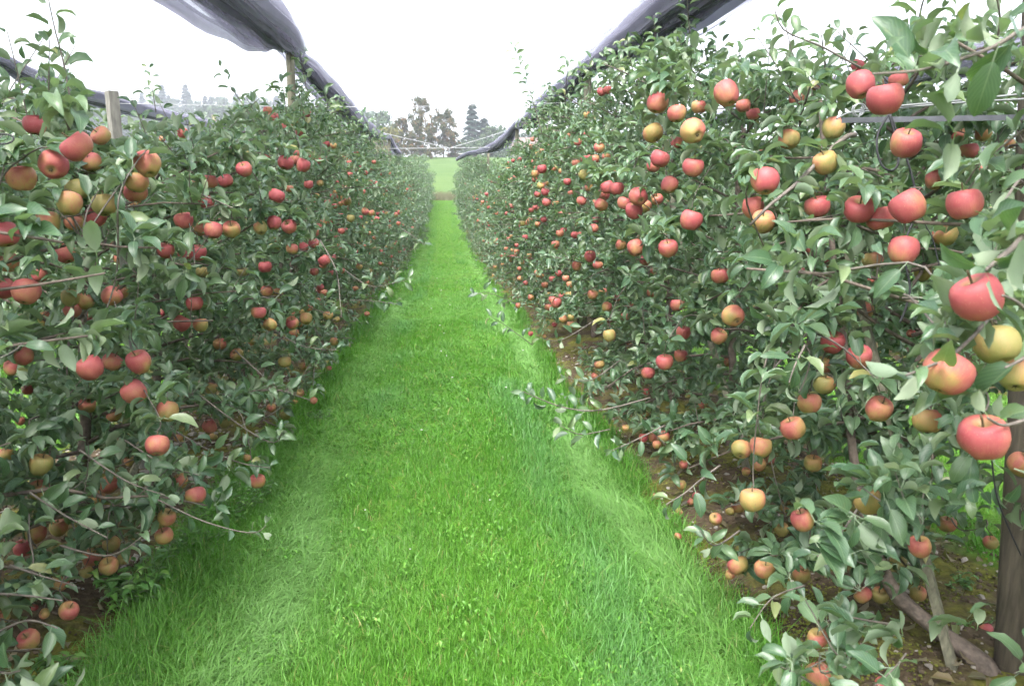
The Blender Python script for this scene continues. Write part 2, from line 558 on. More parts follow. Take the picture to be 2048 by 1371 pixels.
# ------------------------------------------------------------------ leaf templates
def leaf_template(stations, arch, fold, wave, twist, pet=True, wid=0.27):
    V, UV = [], []
    prof = lambda t: wid * (math.sin(math.pi * t ** 0.80) ** 0.80) * (1.0 if t < 0.8 else (1 - (t - 0.8) * 2.0)) if 0 < t < 1 else 0
    def pt(t, s):
        w = prof(t) * s
        a = arch * t
        xx = math.sin(a) / arch if abs(arch) > 1e-3 else t
        zz = -(1 - math.cos(a)) / arch if abs(arch) > 1e-3 else 0
        up = fold * abs(w) + wave * math.sin(t * 11 + (1.3 if s > 0 else 0)) * abs(s)
        tw = twist * t
        y_ = w * math.cos(tw) - up * math.sin(tw); z_ = w * math.sin(tw) + up * math.cos(tw)
        return (xx + z_ * math.sin(a), y_, zz + z_ * math.cos(a))
    F4, F3 = [], []
    V.append(pt(0, 0)); UV.append((0, 0.5))
    idx = []
    for t in stations:
        b = len(V)
        for s in (-1, 0, 1):
            V.append(pt(t, s)); UV.append((t, 0.5 + 0.5 * s))
        idx.append(b)
    V.append(pt(1, 0)); UV.append((1, 0.5)); tip = len(V) - 1
    F3 += [(0, idx[0] + 1, idx[0]), (0, idx[0] + 2, idx[0] + 1)]
    for a, b in zip(idx, idx[1:]):
        F4 += [(a, a + 1, b + 1, b), (a + 1, a + 2, b + 2, b + 1)]
    l = idx[-1]
    F3 += [(l, l + 1, tip), (l + 1, l + 2, tip)]
    if pet:
        b = len(V)
        V += [(-0.28, -0.012, 0.06), (-0.28, 0.012, 0.06), (0.01, 0.014, 0.0), (0.01, -0.014, 0.0)]
        UV += [(0, 0.5)] * 4
        F4.append((b, b + 1, b + 2, b + 3))
    F3 = [f[::-1] for f in F3]; F4 = [f if k == len(F4) - 1 and pet else f[::-1] for k, f in enumerate(F4)]
    V = np.array(V)
    return V, np.array(F3), np.array(F4).reshape(-1, 4), np.array(UV)


rt = random.Random(3)
def tset(st, n, pet=True):
    return [leaf_template(st, rt.uniform(0.35, 1.8), rt.uniform(0.3, 1.05), rt.uniform(0.005, 0.04), rt.uniform(-0.9, 0.9), pet, rt.uniform(0.185, 0.24)) for _ in range(n)]
LOD0 = tset([0.1, 0.27, 0.46, 0.66, 0.86], 12)
LOD1 = tset([0.3, 0.7], 6, False)
LOD2 = tset([0.48], 5, False)


def leaf_mesh(name, L, lod, mat=None):
    """L dict: P,D,U (n,3), s, k(template 0..), t(tint)"""
    n = len(L['P'])
    x = nrm(L['D']); z = nrm(L['U'] - x * np.sum(L['U'] * x, 1)[:, None]); y = np.cross(z, x)
    kk = L['k'] % len(lod)
    Vs, F3s, F4s, UVs, Ts, off = [], [], [], [], [], 0
    for k, (V, F3, F4, UV) in enumerate(lod):
        m = np.where(kk == k)[0]
        if not len(m): continue
        v = V[None] * L['s'][m][:, None, None]
        w = L['P'][m][:, None] + v[..., :1] * x[m][:, None] + v[..., 1:2] * y[m][:, None] + v[..., 2:] * z[m][:, None]
        nv = len(V); b = off + (np.arange(len(m)) * nv)[:, None, None]
        Vs.append(w.reshape(-1, 3)); F3s.append((F3[None] + b).reshape(-1, 3))
        if len(F4): F4s.append((F4[None] + b).reshape(-1, 4))
        UVs.append(np.tile(UV, (len(m), 1))); Ts.append(np.repeat(L['t'][m], nv)); off += nv * len(m)
    return mesh_np(name, np.concatenate(Vs), [np.concatenate(F3s)] + ([np.concatenate(F4s)] if F4s else []), mat or LEAF, True, {'tint': np.concatenate(Ts)}, np.concatenate(UVs))


# ------------------------------------------------------------------ apple table: photo x, y, width, colour  (R red, P orange red, Y yellow)
AP = """156,293,62R 106,330,58R 42,358,55R 295,329,52P 272,365,45Y 272,386,46R 156,379,45Y 139,408,50Y 208,410,48Y 190,434,42R 96,446,48Y 149,445,38Y
70,250,45R 182,325,42P 203,272,40P 10,470,55R 365,266,21R 324,278,12P 488,339,32R 571,326,34R 606,331,33P 553,392,37R 421,363,30R 452,362,29R 367,441,37R
413,404,30R 399,457,30R 426,461,36R 464,459,34P 521,456,28Y 548,446,29P 579,454,33R 272,405,25P 640,367,15Y 17,524,42P 132,508,40R 241,516,28P 331,501,34R
369,510,28R 395,505,33R 404,544,25P 485,544,22Y 530,534,27R 584,498,25P 607,494,20R 627,486,22R 649,521,27R 51,584,53R 10,578,42R 80,551,30R 140,596,36Y
170,603,36P 144,620,34R 171,635,25P 223,592,40R 243,584,30P 92,637,30P 389,607,34R 363,647,33R 401,650,30P 321,627,18R 517,625,29P 533,582,25P 555,587,22P
540,649,28P 585,646,26P 612,637,26P 656,631,20P 673,639,14Y 439,688,26P 474,709,26Y 504,683,16P 569,724,26Y 605,732,17Y 668,683,17P 658,736,11P 641,575,15R
182,735,50R 223,724,40R 277,724,48R 269,784,48R 47,712,40P 24,736,30P 55,779,22R 174,810,34P 312,752,22P 334,823,42P 228,830,30P 315,890,48R 423,777,24P
420,852,28R 449,846,22Y 357,875,18Y 543,815,19Y 572,830,22Y 600,786,17Y 627,801,15Y 590,803,10P 41,841,20P 12,908,30P 494,915,15Y 82,929,44P 77,980,42P
194,993,30Y 217,970,34P 391,991,40P 515,962,32P 333,1034,37Y 328,1072,36P 72,1066,40P 46,1096,36R 223,1088,33P 182,1115,36P 218,1132,38P 247,1118,26P
173,1144,26P 118,1055,36P 360,962,30P 258,922,20P 118,1165,34P 137,1221,38P 90,1226,22P 5,1233,28P 57,1280,42P 69,1214,14R
1314,207,47P 1307,266,44P 1353,228,38P 1398,214,30P 1454,188,50R 1387,262,50R 1487,212,30R 1506,228,28P 1353,285,25R 1320,318,38R 1306,332,28R 1386,335,43R
1199,296,22P 1084,338,22R 1070,348,15P 1081,372,16Y 1093,367,12Y 1168,350,24Y 1178,374,18P 1163,402,21P 1090,384,17R 1093,405,18R 1075,389,14R 1141,386,12R
1214,375,27R 1207,389,26R 1202,410,28R 1233,377,30R 1248,406,29R 1277,393,38R 1269,422,35R 1313,399,26P 1291,413,25P 1338,370,34R 1383,441,44R 1187,457,20R
1531,363,56R 1507,415,44P 1526,444,48P 1578,279,42P 1651,327,50Y 1667,257,44Y 1634,413,50R 1593,197,30R 1629,175,15R 1769,199,70R 1721,171,55R 1717,132,30R
1798,160,40P 1812,288,60R 1719,420,60R 1762,437,58R 1815,415,66R 1928,409,70R 1870,360,40P 1918,269,32R 1966,267,32P 1937,302,36R 2019,288,22P
1806,502,60R 1745,521,40Y 1891,470,48P 1845,545,34P 1956,595,100R 1996,690,86Y 1895,747,96R 1966,875,95R 2034,745,78Y 1664,685,46R 1718,714,50R
1648,729,36Y 1649,770,42Y 1620,806,46P 1758,818,52P 1854,842,56P 1585,857,48P 1520,893,44P 1657,527,16R 1644,553,16R 1730,620,34P 1615,501,12R 1604,540,12R
1823,667,18R 1482,898,40P 1506,1000,50P 1477,1013,28P 1606,1041,46P 1736,1003,56P 1431,1037,26P 1460,1022,18P 1477,1130,42P 1459,1149,20P 1530,1137,42P
1563,1059,28Y 1571,1018,30Y 1840,1094,44P 1795,1123,30Y 1626,927,36Y 1518,929,28P 1492,943,18P 1540,920,20P 1893,1048,36P 1982,1085,28P 1726,1190,36P
1759,1190,34P 1836,1187,32Y 1602,1149,34P 1635,1276,40P 1638,1350,48P 2040,928,50P 1367,929,18P 1362,970,20P
1336,497,39R 1272,496,34R 1241,490,22P 1180,513,24R 1153,532,20P 1196,530,21P 1290,520,22R 1302,542,14R 1185,589,22Y 1233,596,17R 1214,614,20P 1260,610,14R
1303,586,19R 1356,610,30R 1440,552,36R 1466,632,45P 1112,605,23P 1127,638,18Y 1109,649,11R 1219,641,13P 1219,671,26P 1367,665,30R 1437,672,34P 1329,724,35R
1361,711,28R 1296,746,27P 1279,744,16P 1458,723,22R 1199,729,21P 1189,752,14P 1260,687,13Y 1133,540,10R 1051,566,10R 1150,589,10R 1036,611,11P 1062,595,13P
1061,667,11R 1089,673,8P 1005,512,10R 1012,511,10R 1030,509,9P 1088,439,14R 1045,447,13Y 1060,440,11P 1287,875,18R 1307,873,23P 1327,873,27P 1314,889,18P
1252,856,16Y 1375,792,11Y 1403,811,13P 1292,829,14P 1236,772,15P 1293,783,14R
718,533,14P 734,628,11P 719,607,10P 639,579,15P 701,437,16Y 730,423,17P 743,426,14P 754,439,14R 791,429,16R 799,425,9R 797,447,9R 825,456,10P 695,403,16P
965,404,9R 973,388,9R 976,414,8R 1024,413,9R 956,441,10R 996,480,9R 990,484,8R 990,534,8P 987,550,9P 1072,419,9R 1074,450,10R"""
apples = []
ra = random.Random(9)
for tok in AP.split():
    c = tok[-1]; x_, y_, d_ = [float(v) for v in tok[:-1].split(',')]
    nd = 0.080 * ra.uniform(0.94, 1.06) * (0.93 if y_ > 850 else 1.0)
    depth = FPX * nd / d_
    X_ = abs(at(x_, y_, depth)[0])
    lo, hi = 0.93, 2.05
    if X_ < lo: depth *= lo / X_
    if X_ > hi: depth *= hi / X_
    if x_ > 1800 and d_ > 75: depth = FPX * 0.082 / d_
    p = at(x_, y_, depth)
    if p[2] < 0.16:
        depth *= (CAM_H - 0.16) / (CAM_H - p[2]); p = at(x_, y_, depth)
    dia = min(d_ * depth / FPX, 0.094)
    apples.append(dict(px=x_, py=y_, d=d_, c=c, depth=depth, p=p, dia=dia))

# ------------------------------------------------------------------ apple trees
SKYL = [(-60, 165), (60, 180), (130, 150), (200, 235), (260, 285), (330, 275), (420, 285), (470, 245), (540, 245), (600, 225), (660, 240), (720, 250), (780, 285), (850, 316), (880, 335),
        (915, 335), (960, 318), (1010, 295), (1050, 215), (1100, 195), (1180, 150), (1230, 110), (1300, 100), (1370, 85), (1450, 140), (1520, 160), (1560, 145), (1620, 150), (1700, 150), (1760, 100), (1810, 60), (1860, 75), (1930, 55), (2048, 60), (2200, 40)]
ALLEY = [(862, 400), (845, 480), (802, 560), (772, 620), (742, 690), (700, 740), (640, 835), (560, 930), (505, 1010), (420, 1060), (345, 1110), (320, 1180), (230, 1250), (150, 1300), (110, 1400),
         (1560, 1400), (1535, 1300), (1470, 1210), (1400, 1090), (1295, 1050), (1255, 960), (1165, 860), (1090, 790), (1060, 720), (1010, 640), (962, 560), (940, 500), (915, 400)]
GAPS = [([(1890, 1110), (2060, 1080), (2060, 1400), (1850, 1400), (1790, 1250), (1830, 1180)], 0.8),
        ([(1860, 900), (1990, 900), (1990, 1090), (1880, 1090)], 0.6),
        ([(1975, 780), (2070, 780), (2070, 1400), (1960, 1400)], 0.9),
        ([(0, 760), (110, 770), (90, 850), (0, 860)], 0.5),
        ([(165, 1180), (250, 1150), (210, 1371), (110, 1371)], 0.7), ([(188, 160), (252, 160), (252, 270), (188, 270)], 0.95, (at_x(223, 183, -1.83) - C0) @ Fv), ([(192, 430), (246, 430), (246, 565), (192, 565)], 0.9, (at_x(223, 183, -1.83) - C0) @ Fv),
        ([(380, 830), (560, 840), (500, 940), (380, 930)], 0.75),
        ([(1530, 130), (1700, 90), (1690, 160), (1560, 150)], 0.5),
        ([(1690, 95), (2060, 10), (2060, 170), (1830, 170)], 0.55, 4.0), ([(1680, 175), (2060, 165), (2060, 255), (1680, 255)], 0.85, 2.55), ([(1735, 215), (1860, 225), (1890, 480), (1850, 650), (1780, 650), (1785, 480), (1735, 350)], 0.85, 2.35),
        ([(1995, 240), (2060, 240), (2060, 460), (1995, 460)], 0.7, 2.5), ([(1685, 420), (1735, 420), (1760, 640), (1700, 640)], 0.6, 3.1)]


def gen_tree(seed, H, dens=1.0, wx=0.80, lsz=0.082, leanY=0.0, leanX=0.0, z0=0.28, twigs=True):
    r = random.Random(seed)
    trunk = []
    for k in range(9):
        t = k / 8
        trunk.append((leanX * t + r.gauss(0, 0.012), leanY * t * (1.5 - 0.5 * t) + r.gauss(0, 0.012), -0.05 + (H * 0.93 + 0.05) * t))
    trunk = np.array(trunk)
    tr_r = np.linspace(0.030, 0.008, 9); tr_r[0] = 0.042
    limbs, P, D, U, Sz = [], [], [], [], []
    tw = []

    def leaf(p, d, u, s):
        P.append(p); D.append(d); U.append(u); Sz.append(s)

    def rosette(p, ax, n):
        ax = ax / np.linalg.norm(ax)
        a = np.cross(ax, (0.3, 0.5, 0.8)); a /= np.linalg.norm(a); b = np.cross(ax, a)
        ph = r.uniform(0, 6.28)
        for q_ in range(n):
            ph += 2.4 + r.gauss(0, 0.25)
            th = r.uniform(0.7, 1.5)
            rad = a * math.cos(ph) + b * math.sin(ph)
            d = ax * math.cos(th) + rad * math.sin(th)
            s = lsz * r.uniform(0.62, 1.18)
            u = ax * 0.55 + np.array([r.gauss(0, 0.35), r.gauss(0, 0.35), 0.75])
            if r.random() < 0.07: u = -u
            leaf(p + d * 0.27 * s, d, u, s)

    def shoot(p, d, ln, step=0.026, rad=0.0028):
        d = d / np.linalg.norm(d)
        n = max(3, int(ln / step)); ph = r.uniform(0, 6.28); pts = [p]
        cur = p.copy(); dd = d.copy()
        for q_ in range(n):
            dd = dd + np.array([r.gauss(0, 0.05), r.gauss(0, 0.05), 0.02]); dd /= np.linalg.norm(dd)
            cur = cur + dd * step; pts.append(cur.copy())
            a = np.cross(dd, (0.31, 0.52, 0.79)); a /= np.linalg.norm(a); b = np.cross(dd, a)
            ph += 2.4 + r.gauss(0, 0.2)
            rad_ = a * math.cos(ph) + b * math.sin(ph)
            ld = rad_ * 0.85 + dd * 0.55 + np.array([0, 0, 0.1])
            s = lsz * r.uniform(0.7, 1.1) * (1 - 0.45 * (q_ / n) ** 2)
            leaf(cur + nrm(ld) * 0.27 * s, nrm(ld), dd * 0.4 + np.array([r.gauss(0, 0.3), r.gauss(0, 0.3), 0.8]), s)
        if twigs: tw.append((np.array(pts[::2] if len(pts) > 5 else pts), rad))

    nl = int(41 * dens)
    az = r.uniform(0, 6.28)
    for k in range(nl):
        f = ((k + r.random() * 0.6) / nl) ** 1.12
        z = z0 + (H * 0.90 - z0) * f
        i_ = z / (H * 0.93) * 8; i0 = min(int(i_), 7)
        st = trunk[i0] + (trunk[i0 + 1] - trunk[i0]) * (i_ - i0)
        az += 2.4 + r.gauss(0, 0.3)
        prof = 0.92 + 0.15 * math.sin(f * 3.1) - 0.45 * max(0, f - 0.55) / 0.45
        Lm = prof * r.uniform(0.75, 1.12) * wx / 0.8
        Lx = Lm * (0.86 if abs(math.cos(az)) > 0.5 else 0.74)
        el = r.uniform(0.0, 0.45) + 0.35 * f; droop = r.uniform(0.15, 0.6) * (1 - 0.5 * f)
        pts = []
        da = r.gauss(0, 0.25)
        for m in range(7):
            t = m / 6
            a_ = az + da * t
            pts.append(st + np.array([math.cos(a_) * Lx * t, math.sin(a_) * Lx * t, Lx * (math.tan(el) * t - droop * t * t)]) + np.array([r.gauss(0, 0.008) for _ in range(3)]) * (t > 0))
        pts = np.array(pts)
        pts[:, 2] = np.maximum(pts[:, 2], 0.12 + 0.18 * r.random())
        limbs.append((pts, np.linspace(0.011 - 0.004 * f, 0.0032, 7)))
        seg = np.linalg.norm(np.diff(pts, axis=0), axis=1).sum()
        nn = int(seg / 0.062 * dens)
        for m in range(nn):
            t = 0.12 + 0.88 * (m + r.random()) / nn
            i_ = t * 6; i0 = min(int(i_), 5)
            p = pts[i0] + (pts[i0 + 1] - pts[i0]) * (i_ - i0)
            tang = nrm(pts[i0 + 1] - pts[i0])
            ax = np.array([r.gauss(0, 1), r.gauss(0, 1), r.gauss(0.55, 0.8)]) + tang * 0.5
            if r.random() < 0.74:
                ax = ax / np.linalg.norm(ax)
                rosette(p + ax * r.uniform(0.02, 0.07), ax, r.randint(7, 10))
            else:
                shoot(p, ax * 0.8 + np.array([0, 0, 0.25]), r.uniform(0.10, 0.26))
    for k in range(r.randint(3, 5)):
        b = trunk[-1] - np.array([0, 0, r.uniform(0.0, 0.5)])
        shoot(b, np.array([r.gauss(0, 0.28), r.gauss(0, 0.28), 1.0]), r.uniform(0.22, 0.42), 0.03, 0.0036)
    n = len(P)
    rn = np.random.default_rng(seed)
    return dict(trunk=(trunk, tr_r), limbs=limbs, twigs=tw,
                L=dict(P=np.array(P), D=np.array(D), U=np.array(U), s=np.array(Sz), k=rn.integers(0, 12, n), t=np.clip(rn.normal(0.42, 0.22, n), 0, 1)))


def sub(L, m): return {k: v[m] for k, v in L.items()}


AXp = np.array([a['px'] for a in apples]); AYp = np.array([a['py'] for a in apples])
ADp = np.array([a['depth'] for a in apples]); ARp = np.array([a['d'] / 2 for a in apples])


def prune(L, loc, rng):
    """keep the crown's outline, the open alley and the fruit clear, as in the orchard"""
    Pw = L['P'] + nrm(L['D']) * (L['s'] * 0.5)[:, None] + loc
    px, py, zc = project(Pw)
    keep = zc > 0.95
    hs_ = FPX * L['s'] * 0.5 / np.maximum(zc, 0.1)
    sx_, sy_ = zip(*SKYL)
    top = np.interp(px, sx_, sy_) + rng.normal(-14, 24, len(px))
    keep &= py - hs_ * 0.4 > top
    mid = 888 + (py - 350) * 0.02
    ins = np.clip((py - 350) / 650, 0.1, 1.2) * 34
    keep &= ~in_poly(px + np.where(px < mid, -ins, ins) + rng.normal(0, 9, len(px)), py + rng.normal(0, 9, len(px)), ALLEY)
    for poly, pr, *mz in GAPS:
        keep &= ~(in_poly(px, py, poly) & (rng.random(len(px)) < pr) & (zc < (mz[0] if mz else 99)))
    # fruit
    idx = np.where(keep)[0]
    for c0 in range(0, len(idx), 2000):
        ii = idx[c0:c0 + 2000]
        d2 = np.hypot(px[ii][:, None] - AXp, py[ii][:, None] - AYp)
        hit = (d2 < ARp * 0.85 + hs_[ii][:, None] * 0.55) & (zc[ii][:, None] < ADp + 0.035)
        soft = (d2 > ARp * 0.7) & (rng.random(d2.shape) < 0.09)
        keep[ii] &= ~(hit & ~soft).any(1)
    return keep


def bad_points(Pw):
    px, py, zc = project(Pw)
    b = (zc < 0.9) | (py < np.interp(px, *zip(*SKYL)) + 10)
    ins = np.clip((py - 350) / 650, 0.1, 1.2) * 24
    b |= in_poly(px + np.where(px < 888, -ins, ins), py, ALLEY)
    for poly, pr, *mz in GAPS[:4]: b |= in_poly(px, py, poly)
    return b


def add_fruit_spurs(T, loc, lst, seed):
    r = random.Random(seed)
    pts = np.concatenate([p for p, _ in T['limbs']])
    P, D, U, S_ = [], [], [], []
    for a in lst:
        tip = a['p'] + np.array([0, 0, 0.58 * a['dia']]) - loc
        d = np.linalg.norm(pts - tip, axis=1) + 0.6 * np.clip(tip[2] - pts[:, 2], 0, 1)
        q = pts[np.argmin(d)]
        knee = tip + np.array([r.gauss(0, .012), r.gauss(0, .012), 0.02]) + (q - tip) * min(0.25, 0.03 / max(0.03, np.linalg.norm(q - tip)))
        ln = np.linalg.norm(q - knee)
        bow = np.array([r.gauss(0, .10), r.gauss(0, .10), abs(r.gauss(.10, .06))]) * ln
        path = smooth_path([q, q * .6 + knee * .4 + bow, q * .2 + knee * .8 + bow * .5, knee, tip], 14)
        if ln < 0.5: T['fruit_twigs'].append((path, 0.0034))
        spots = [(knee, r.randint(6, 9))] + [(path[int(f * 11)], r.randint(5, 8)) for f in np.arange(.15, .95, .07 / max(ln, .07))]
        for c_, m_ in spots:
            ax = nrm(np.array([r.gauss(0, .5), r.gauss(0, .4), 0.9]))
            e1 = nrm(np.cross(ax, (.3, .5, .8))); e2 = np.cross(ax, e1); ph = r.uniform(0, 6.28)
            for k in range(m_):
                ph += 2.4; th = r.uniform(.7, 1.75)
                dd = ax * math.cos(th) + (e1 * math.cos(ph) + e2 * math.sin(ph)) * math.sin(th)
                s = 0.084 * r.uniform(.65, 1.2)
                P.append(c_ + dd * .27 * s); D.append(dd); U.append(ax * .5 + np.array([r.gauss(0, .35), r.gauss(0, .35), .75])); S_.append(s)
    if P:
        n = len(P); rn = np.random.default_rng(seed); L = T['L']
        new = dict(P=np.array(P), D=np.array(D), U=np.array(U), s=np.array(S_), k=rn.integers(0, 12, n), t=np.clip(rn.normal(.45, .22, n), 0, 1))
        T['L'] = {k: np.concatenate([L[k], new[k]]) for k in L}


LEAF_ME = []
for V, F3, F4, UV in LOD0:
    LEAF_ME.append(mesh_np('leaf', V, [F3, F4], LEAF_O, True, None, UV))


def leaf_objects(tree, L):   # tree, or a shoot of it
    x = nrm(L['D']); z = nrm(L['U'] - x * np.sum(L['U'] * x, 1)[:, None]); y = np.cross(z, x)
    for i in range(len(x)):
        o = bpy.data.objects.new('leaf', LEAF_ME[int(L['k'][i]) % 12]); COL.objects.link(o)
        o.parent = tree
        s = float(L['s'][i]); M = np.eye(4)
        M[:3, 0], M[:3, 1], M[:3, 2], M[:3, 3] = x[i] * s, y[i] * s, z[i] * s, L['P'][i]
        o.matrix_basis = Matrix(M.tolist())


ORD = ['first', 'second', 'third', 'fourth', 'fifth', 'sixth', 'seventh', 'eighth', 'ninth', 'tenth', 'eleventh', 'twelfth']
trees = []      # (object, loc, side)
near = []
pending = []    # near trees wait until all crowns are pruned, so that the visible leaves can be picked
NEAR_Y = {-1: [1.75, 2.85, 3.95, 5.05, 6.15, 7.25, 8.4, 9.5], 1: [1.55, 2.72, 3.85, 4.95, 6.05, 7.15, 8.25, 9.4]}
rp = np.random.default_rng(77)
for side in (-1, 1):
    for n_, y_ in enumerate(NEAR_Y[side]):
        if side < 0: H = 2.2 if y_ < 4.5 else (2.5 if y_ < 6.5 else 2.85)
        else: H = 2.5 if n_ < 2 else 2.95
        loc = np.array([side * 1.8 + rp.normal(0, 0.05), y_, terrain(side * 1.8, y_)])
        leanY = 0.55 if (side > 0 and n_ == 1) else rp.normal(0.18, 0.12)
        T = gen_tree(100 + n_ * 2 + side, H, 1.0, 0.86, 0.086, leanY, rp.normal(0, 0.08))
        T['fruit_twigs'] = []
        ys_ = np.array(NEAR_Y[side])
        add_fruit_spurs(T, loc, [a for a in apples if (a['px'] > 890) == (side > 0) and a['p'][1] < 10.2 and np.argmin(abs(ys_ - a['p'][1])) == n_], 900 + n_ * 2 + side)
        T['keep'] = prune(T['L'], loc, rp)
        lm = []
        for pts, rr in T['limbs']:
            bp = bad_points(pts + loc); k_ = int(np.argmax(bp)) if bp.any() else 7
            if k_ >= 3: lm.append((pts[:k_], np.linspace(rr[0], 0.003, k_)))
        T['limbs'] = lm
        T['twigs'] = [q_ for q_ in T['twigs'] if not bad_points(q_[0] + loc).any()] + [q_ for q_ in T['fruit_twigs'] if (lambda u_: (u_[1] > np.interp(u_[0], *zip(*SKYL)) - 5).all())(project(q_[0] + loc))]
        row = 'left' if side < 0 else 'right'
        extra = {(-1, 0): 'cut by the picture edge', (-1, 2): 'around the square grey post', (1, 0): 'its branches reaching in close', (1, 1): 'with leaning trunk by the thick post'}.get((side, n_), 'laden with fruit')
        t = link('apple_tree', None, None, loc, f'{ORD[n_]} apple tree of the {row} row, {extra}', 'tree', 'apple trees along the grass alley')
        tp, tr_ = T['trunk']
        if side > 0 and n_ == 1:   # trunk swept away from the post, rooted in a thick graft foot
            base = on_ground(1965, 1348, 0.03) - loc
            pp = [base + (0.02, -0.03, -0.06), base + (0, 0, 0.03), at(1880, 1262, 2.72) - loc, at(1810, 1205, 2.80) - loc, at(1770, 1150, 2.88) - loc, at(1735, 1050, 2.98) - loc, at(1705, 900, 3.08) - loc, at(1690, 700, 3.15) - loc, at(1660, 450, 3.2) - loc, at(1640, 200, 3.25) - loc]
            tp = smooth_path(pp, 28); tr_ = np.interp(np.linspace(0, 9, 28), [0, 0.7, 1.4, 3, 5, 9], [0.050, 0.047, 0.030, 0.027, 0.022, 0.008])
        tpx, tpy, _z = project(tp + loc)
        ok_ = tpy > np.interp(tpx, *zip(*SKYL)) + 45
        k_ = len(ok_) if ok_.all() else max(4, int(np.argmin(ok_)))
        if ok_[:4].all(): tp, tr_ = tp[:k_], tr_[:k_]
        tp2 = smooth_path(tp, 26)
        a = Acc(); a.add(tube(tp2, np.interp(np.linspace(0, 1, 26), np.linspace(0, 1, len(tr_)), tr_) * rp.uniform(0.9, 1.12, 26), 10)); link('trunk', a.mesh('trunk', BARK), t)
        for pts, rr in T['limbs']:
            V, F = tube(pts, rr, 6); link('limb', mesh_np('limb', V, F, BARK), t)
        a = Acc()
        for pts, rr in T['twigs']: a.add(tube(pts, np.linspace(rr, rr * 0.5, len(pts)), 4, False))
        link('twigs', a.mesh('twigs', TWIG), t, kind='stuff')
        T.update(obj=t, loc=loc, lod=LOD0 if y_ < 5.5 else LOD1, n=n_, side=side)
        near.append(T)

# pick the leaves that show largest: coarse depth grid over the picture
cell = 14
grid = np.full((1371 // cell + 2, 2048 // cell + 2), 1e9)
for T in near:
    L = sub(T['L'], T['keep']); T['L'] = L
    px, py, zc = project(L['P'] + nrm(L['D']) * (L['s'] * 0.5)[:, None] + T['loc'])
    T['pj'] = (px, py, zc)
    m = (px > 0) & (px < 2048) & (py > 0) & (py < 1371) & (zc > 0.3)
    np.minimum.at(grid, ((py[m] // cell).astype(int), (px[m] // cell).astype(int)), zc[m])
for T in near:
    L = T['L']; px, py, zc = T['pj']
    m = (px > 0) & (px < 2048) & (py > 0) & (py < 1371) & (zc > 0.3)
    single = np.zeros(len(px), bool)
    if T['lod'] is LOD0:
        gi = grid[np.clip((py // cell).astype(int), 0, grid.shape[0] - 1), np.clip((px // cell).astype(int), 0, grid.shape[1] - 1)]
        vis = m & (zc < gi + 0.05)
        size = np.where(vis, L['s'] / np.maximum(zc, 0.3), 0)
        top = np.argsort(-size)[:200]
        single[top[size[top] > 0]] = True
    leaf_objects(T['obj'], sub(L, single))
    if (~single).any():
        link('crown', leaf_mesh('crown', sub(L, ~single), T['lod']), T['obj'], kind='stuff')

# trees farther along: shared crowns
def variant(seed, H, lod, dens, lsz):
    T = gen_tree(seed, H, dens, 0.84, lsz, twigs=False)
    a = Acc(); a.add(tube(T['trunk'][0], T['trunk'][1], 6))
    b = Acc()
    for pts, rr in T['limbs']: b.add(tube(pts, rr, 4, False))
    return (a.mesh('trunk', BARK), b.mesh('limbs', BARK), leaf_mesh('crown', T['L'], lod))


VM = {}
for H in (2.75, 3.1):
    VM[H] = ([variant(300 + k + int(H * 100), H, LOD1, 0.92, 0.09) for k in range(3)], [variant(400 + k + int(H * 100), H, LOD2, 0.72, 0.115) for k in range(3)])
rf = random.Random(21)


def far_tree(x, y, H, lod, label, group):
    tm, lm, cm = rf.choice(VM[H][lod])
    t = link('apple_tree', None, None, (x, y, float(terrain(x, y))), label, 'tree', group)
    t.rotation_euler = (0, 0, rf.choice((0, math.pi)) + rf.gauss(0, 0.15))
    t.scale = (rf.uniform(1.0, 1.14), rf.uniform(1.0, 1.15), rf.uniform(0.92, 1.06))
    if y > 30 and abs(x) < 3: t.scale = (rf.uniform(1.08, 1.25), 1.1, rf.uniform(1.05, 1.25))
    link('trunk', tm, t); link('limbs', lm, t, kind='stuff'); link('crown', cm, t, kind='stuff')
    return t


for side in (-1, 1):
    row = 'left' if side < 0 else 'right'
    y_ = 10.6; n_ = 0
    while y_ < 63.0:
        H = 3.1 if (side < 0 or y_ < 16 or y_ > 34) else 2.75
        far_tree(side * 1.8 + rf.gauss(0, 0.05), y_, H, 0 if y_ < 17 else 1, f'apple tree far along the {row} row, its crown merging with its neighbours', f'far apple trees of the {row} row')
        y_ += rf.uniform(1.0, 1.2); n_ += 1
    for k, (xr, y0, y1) in enumerate([(5.4, 3.5, 34), (9.0, 9, 30)]):
        y_ = y0
        while y_ < y1:
            H = 2.75
            far_tree(side * xr + rf.gauss(0, 0.05), y_, H, 0 if y_ < 10 and k == 0 else 1, f'apple tree in the {"next" if k == 0 else "second next"} row behind the {row} row', f'apple trees behind the {row} row')
            y_ += rf.uniform(1.0, 1.25)

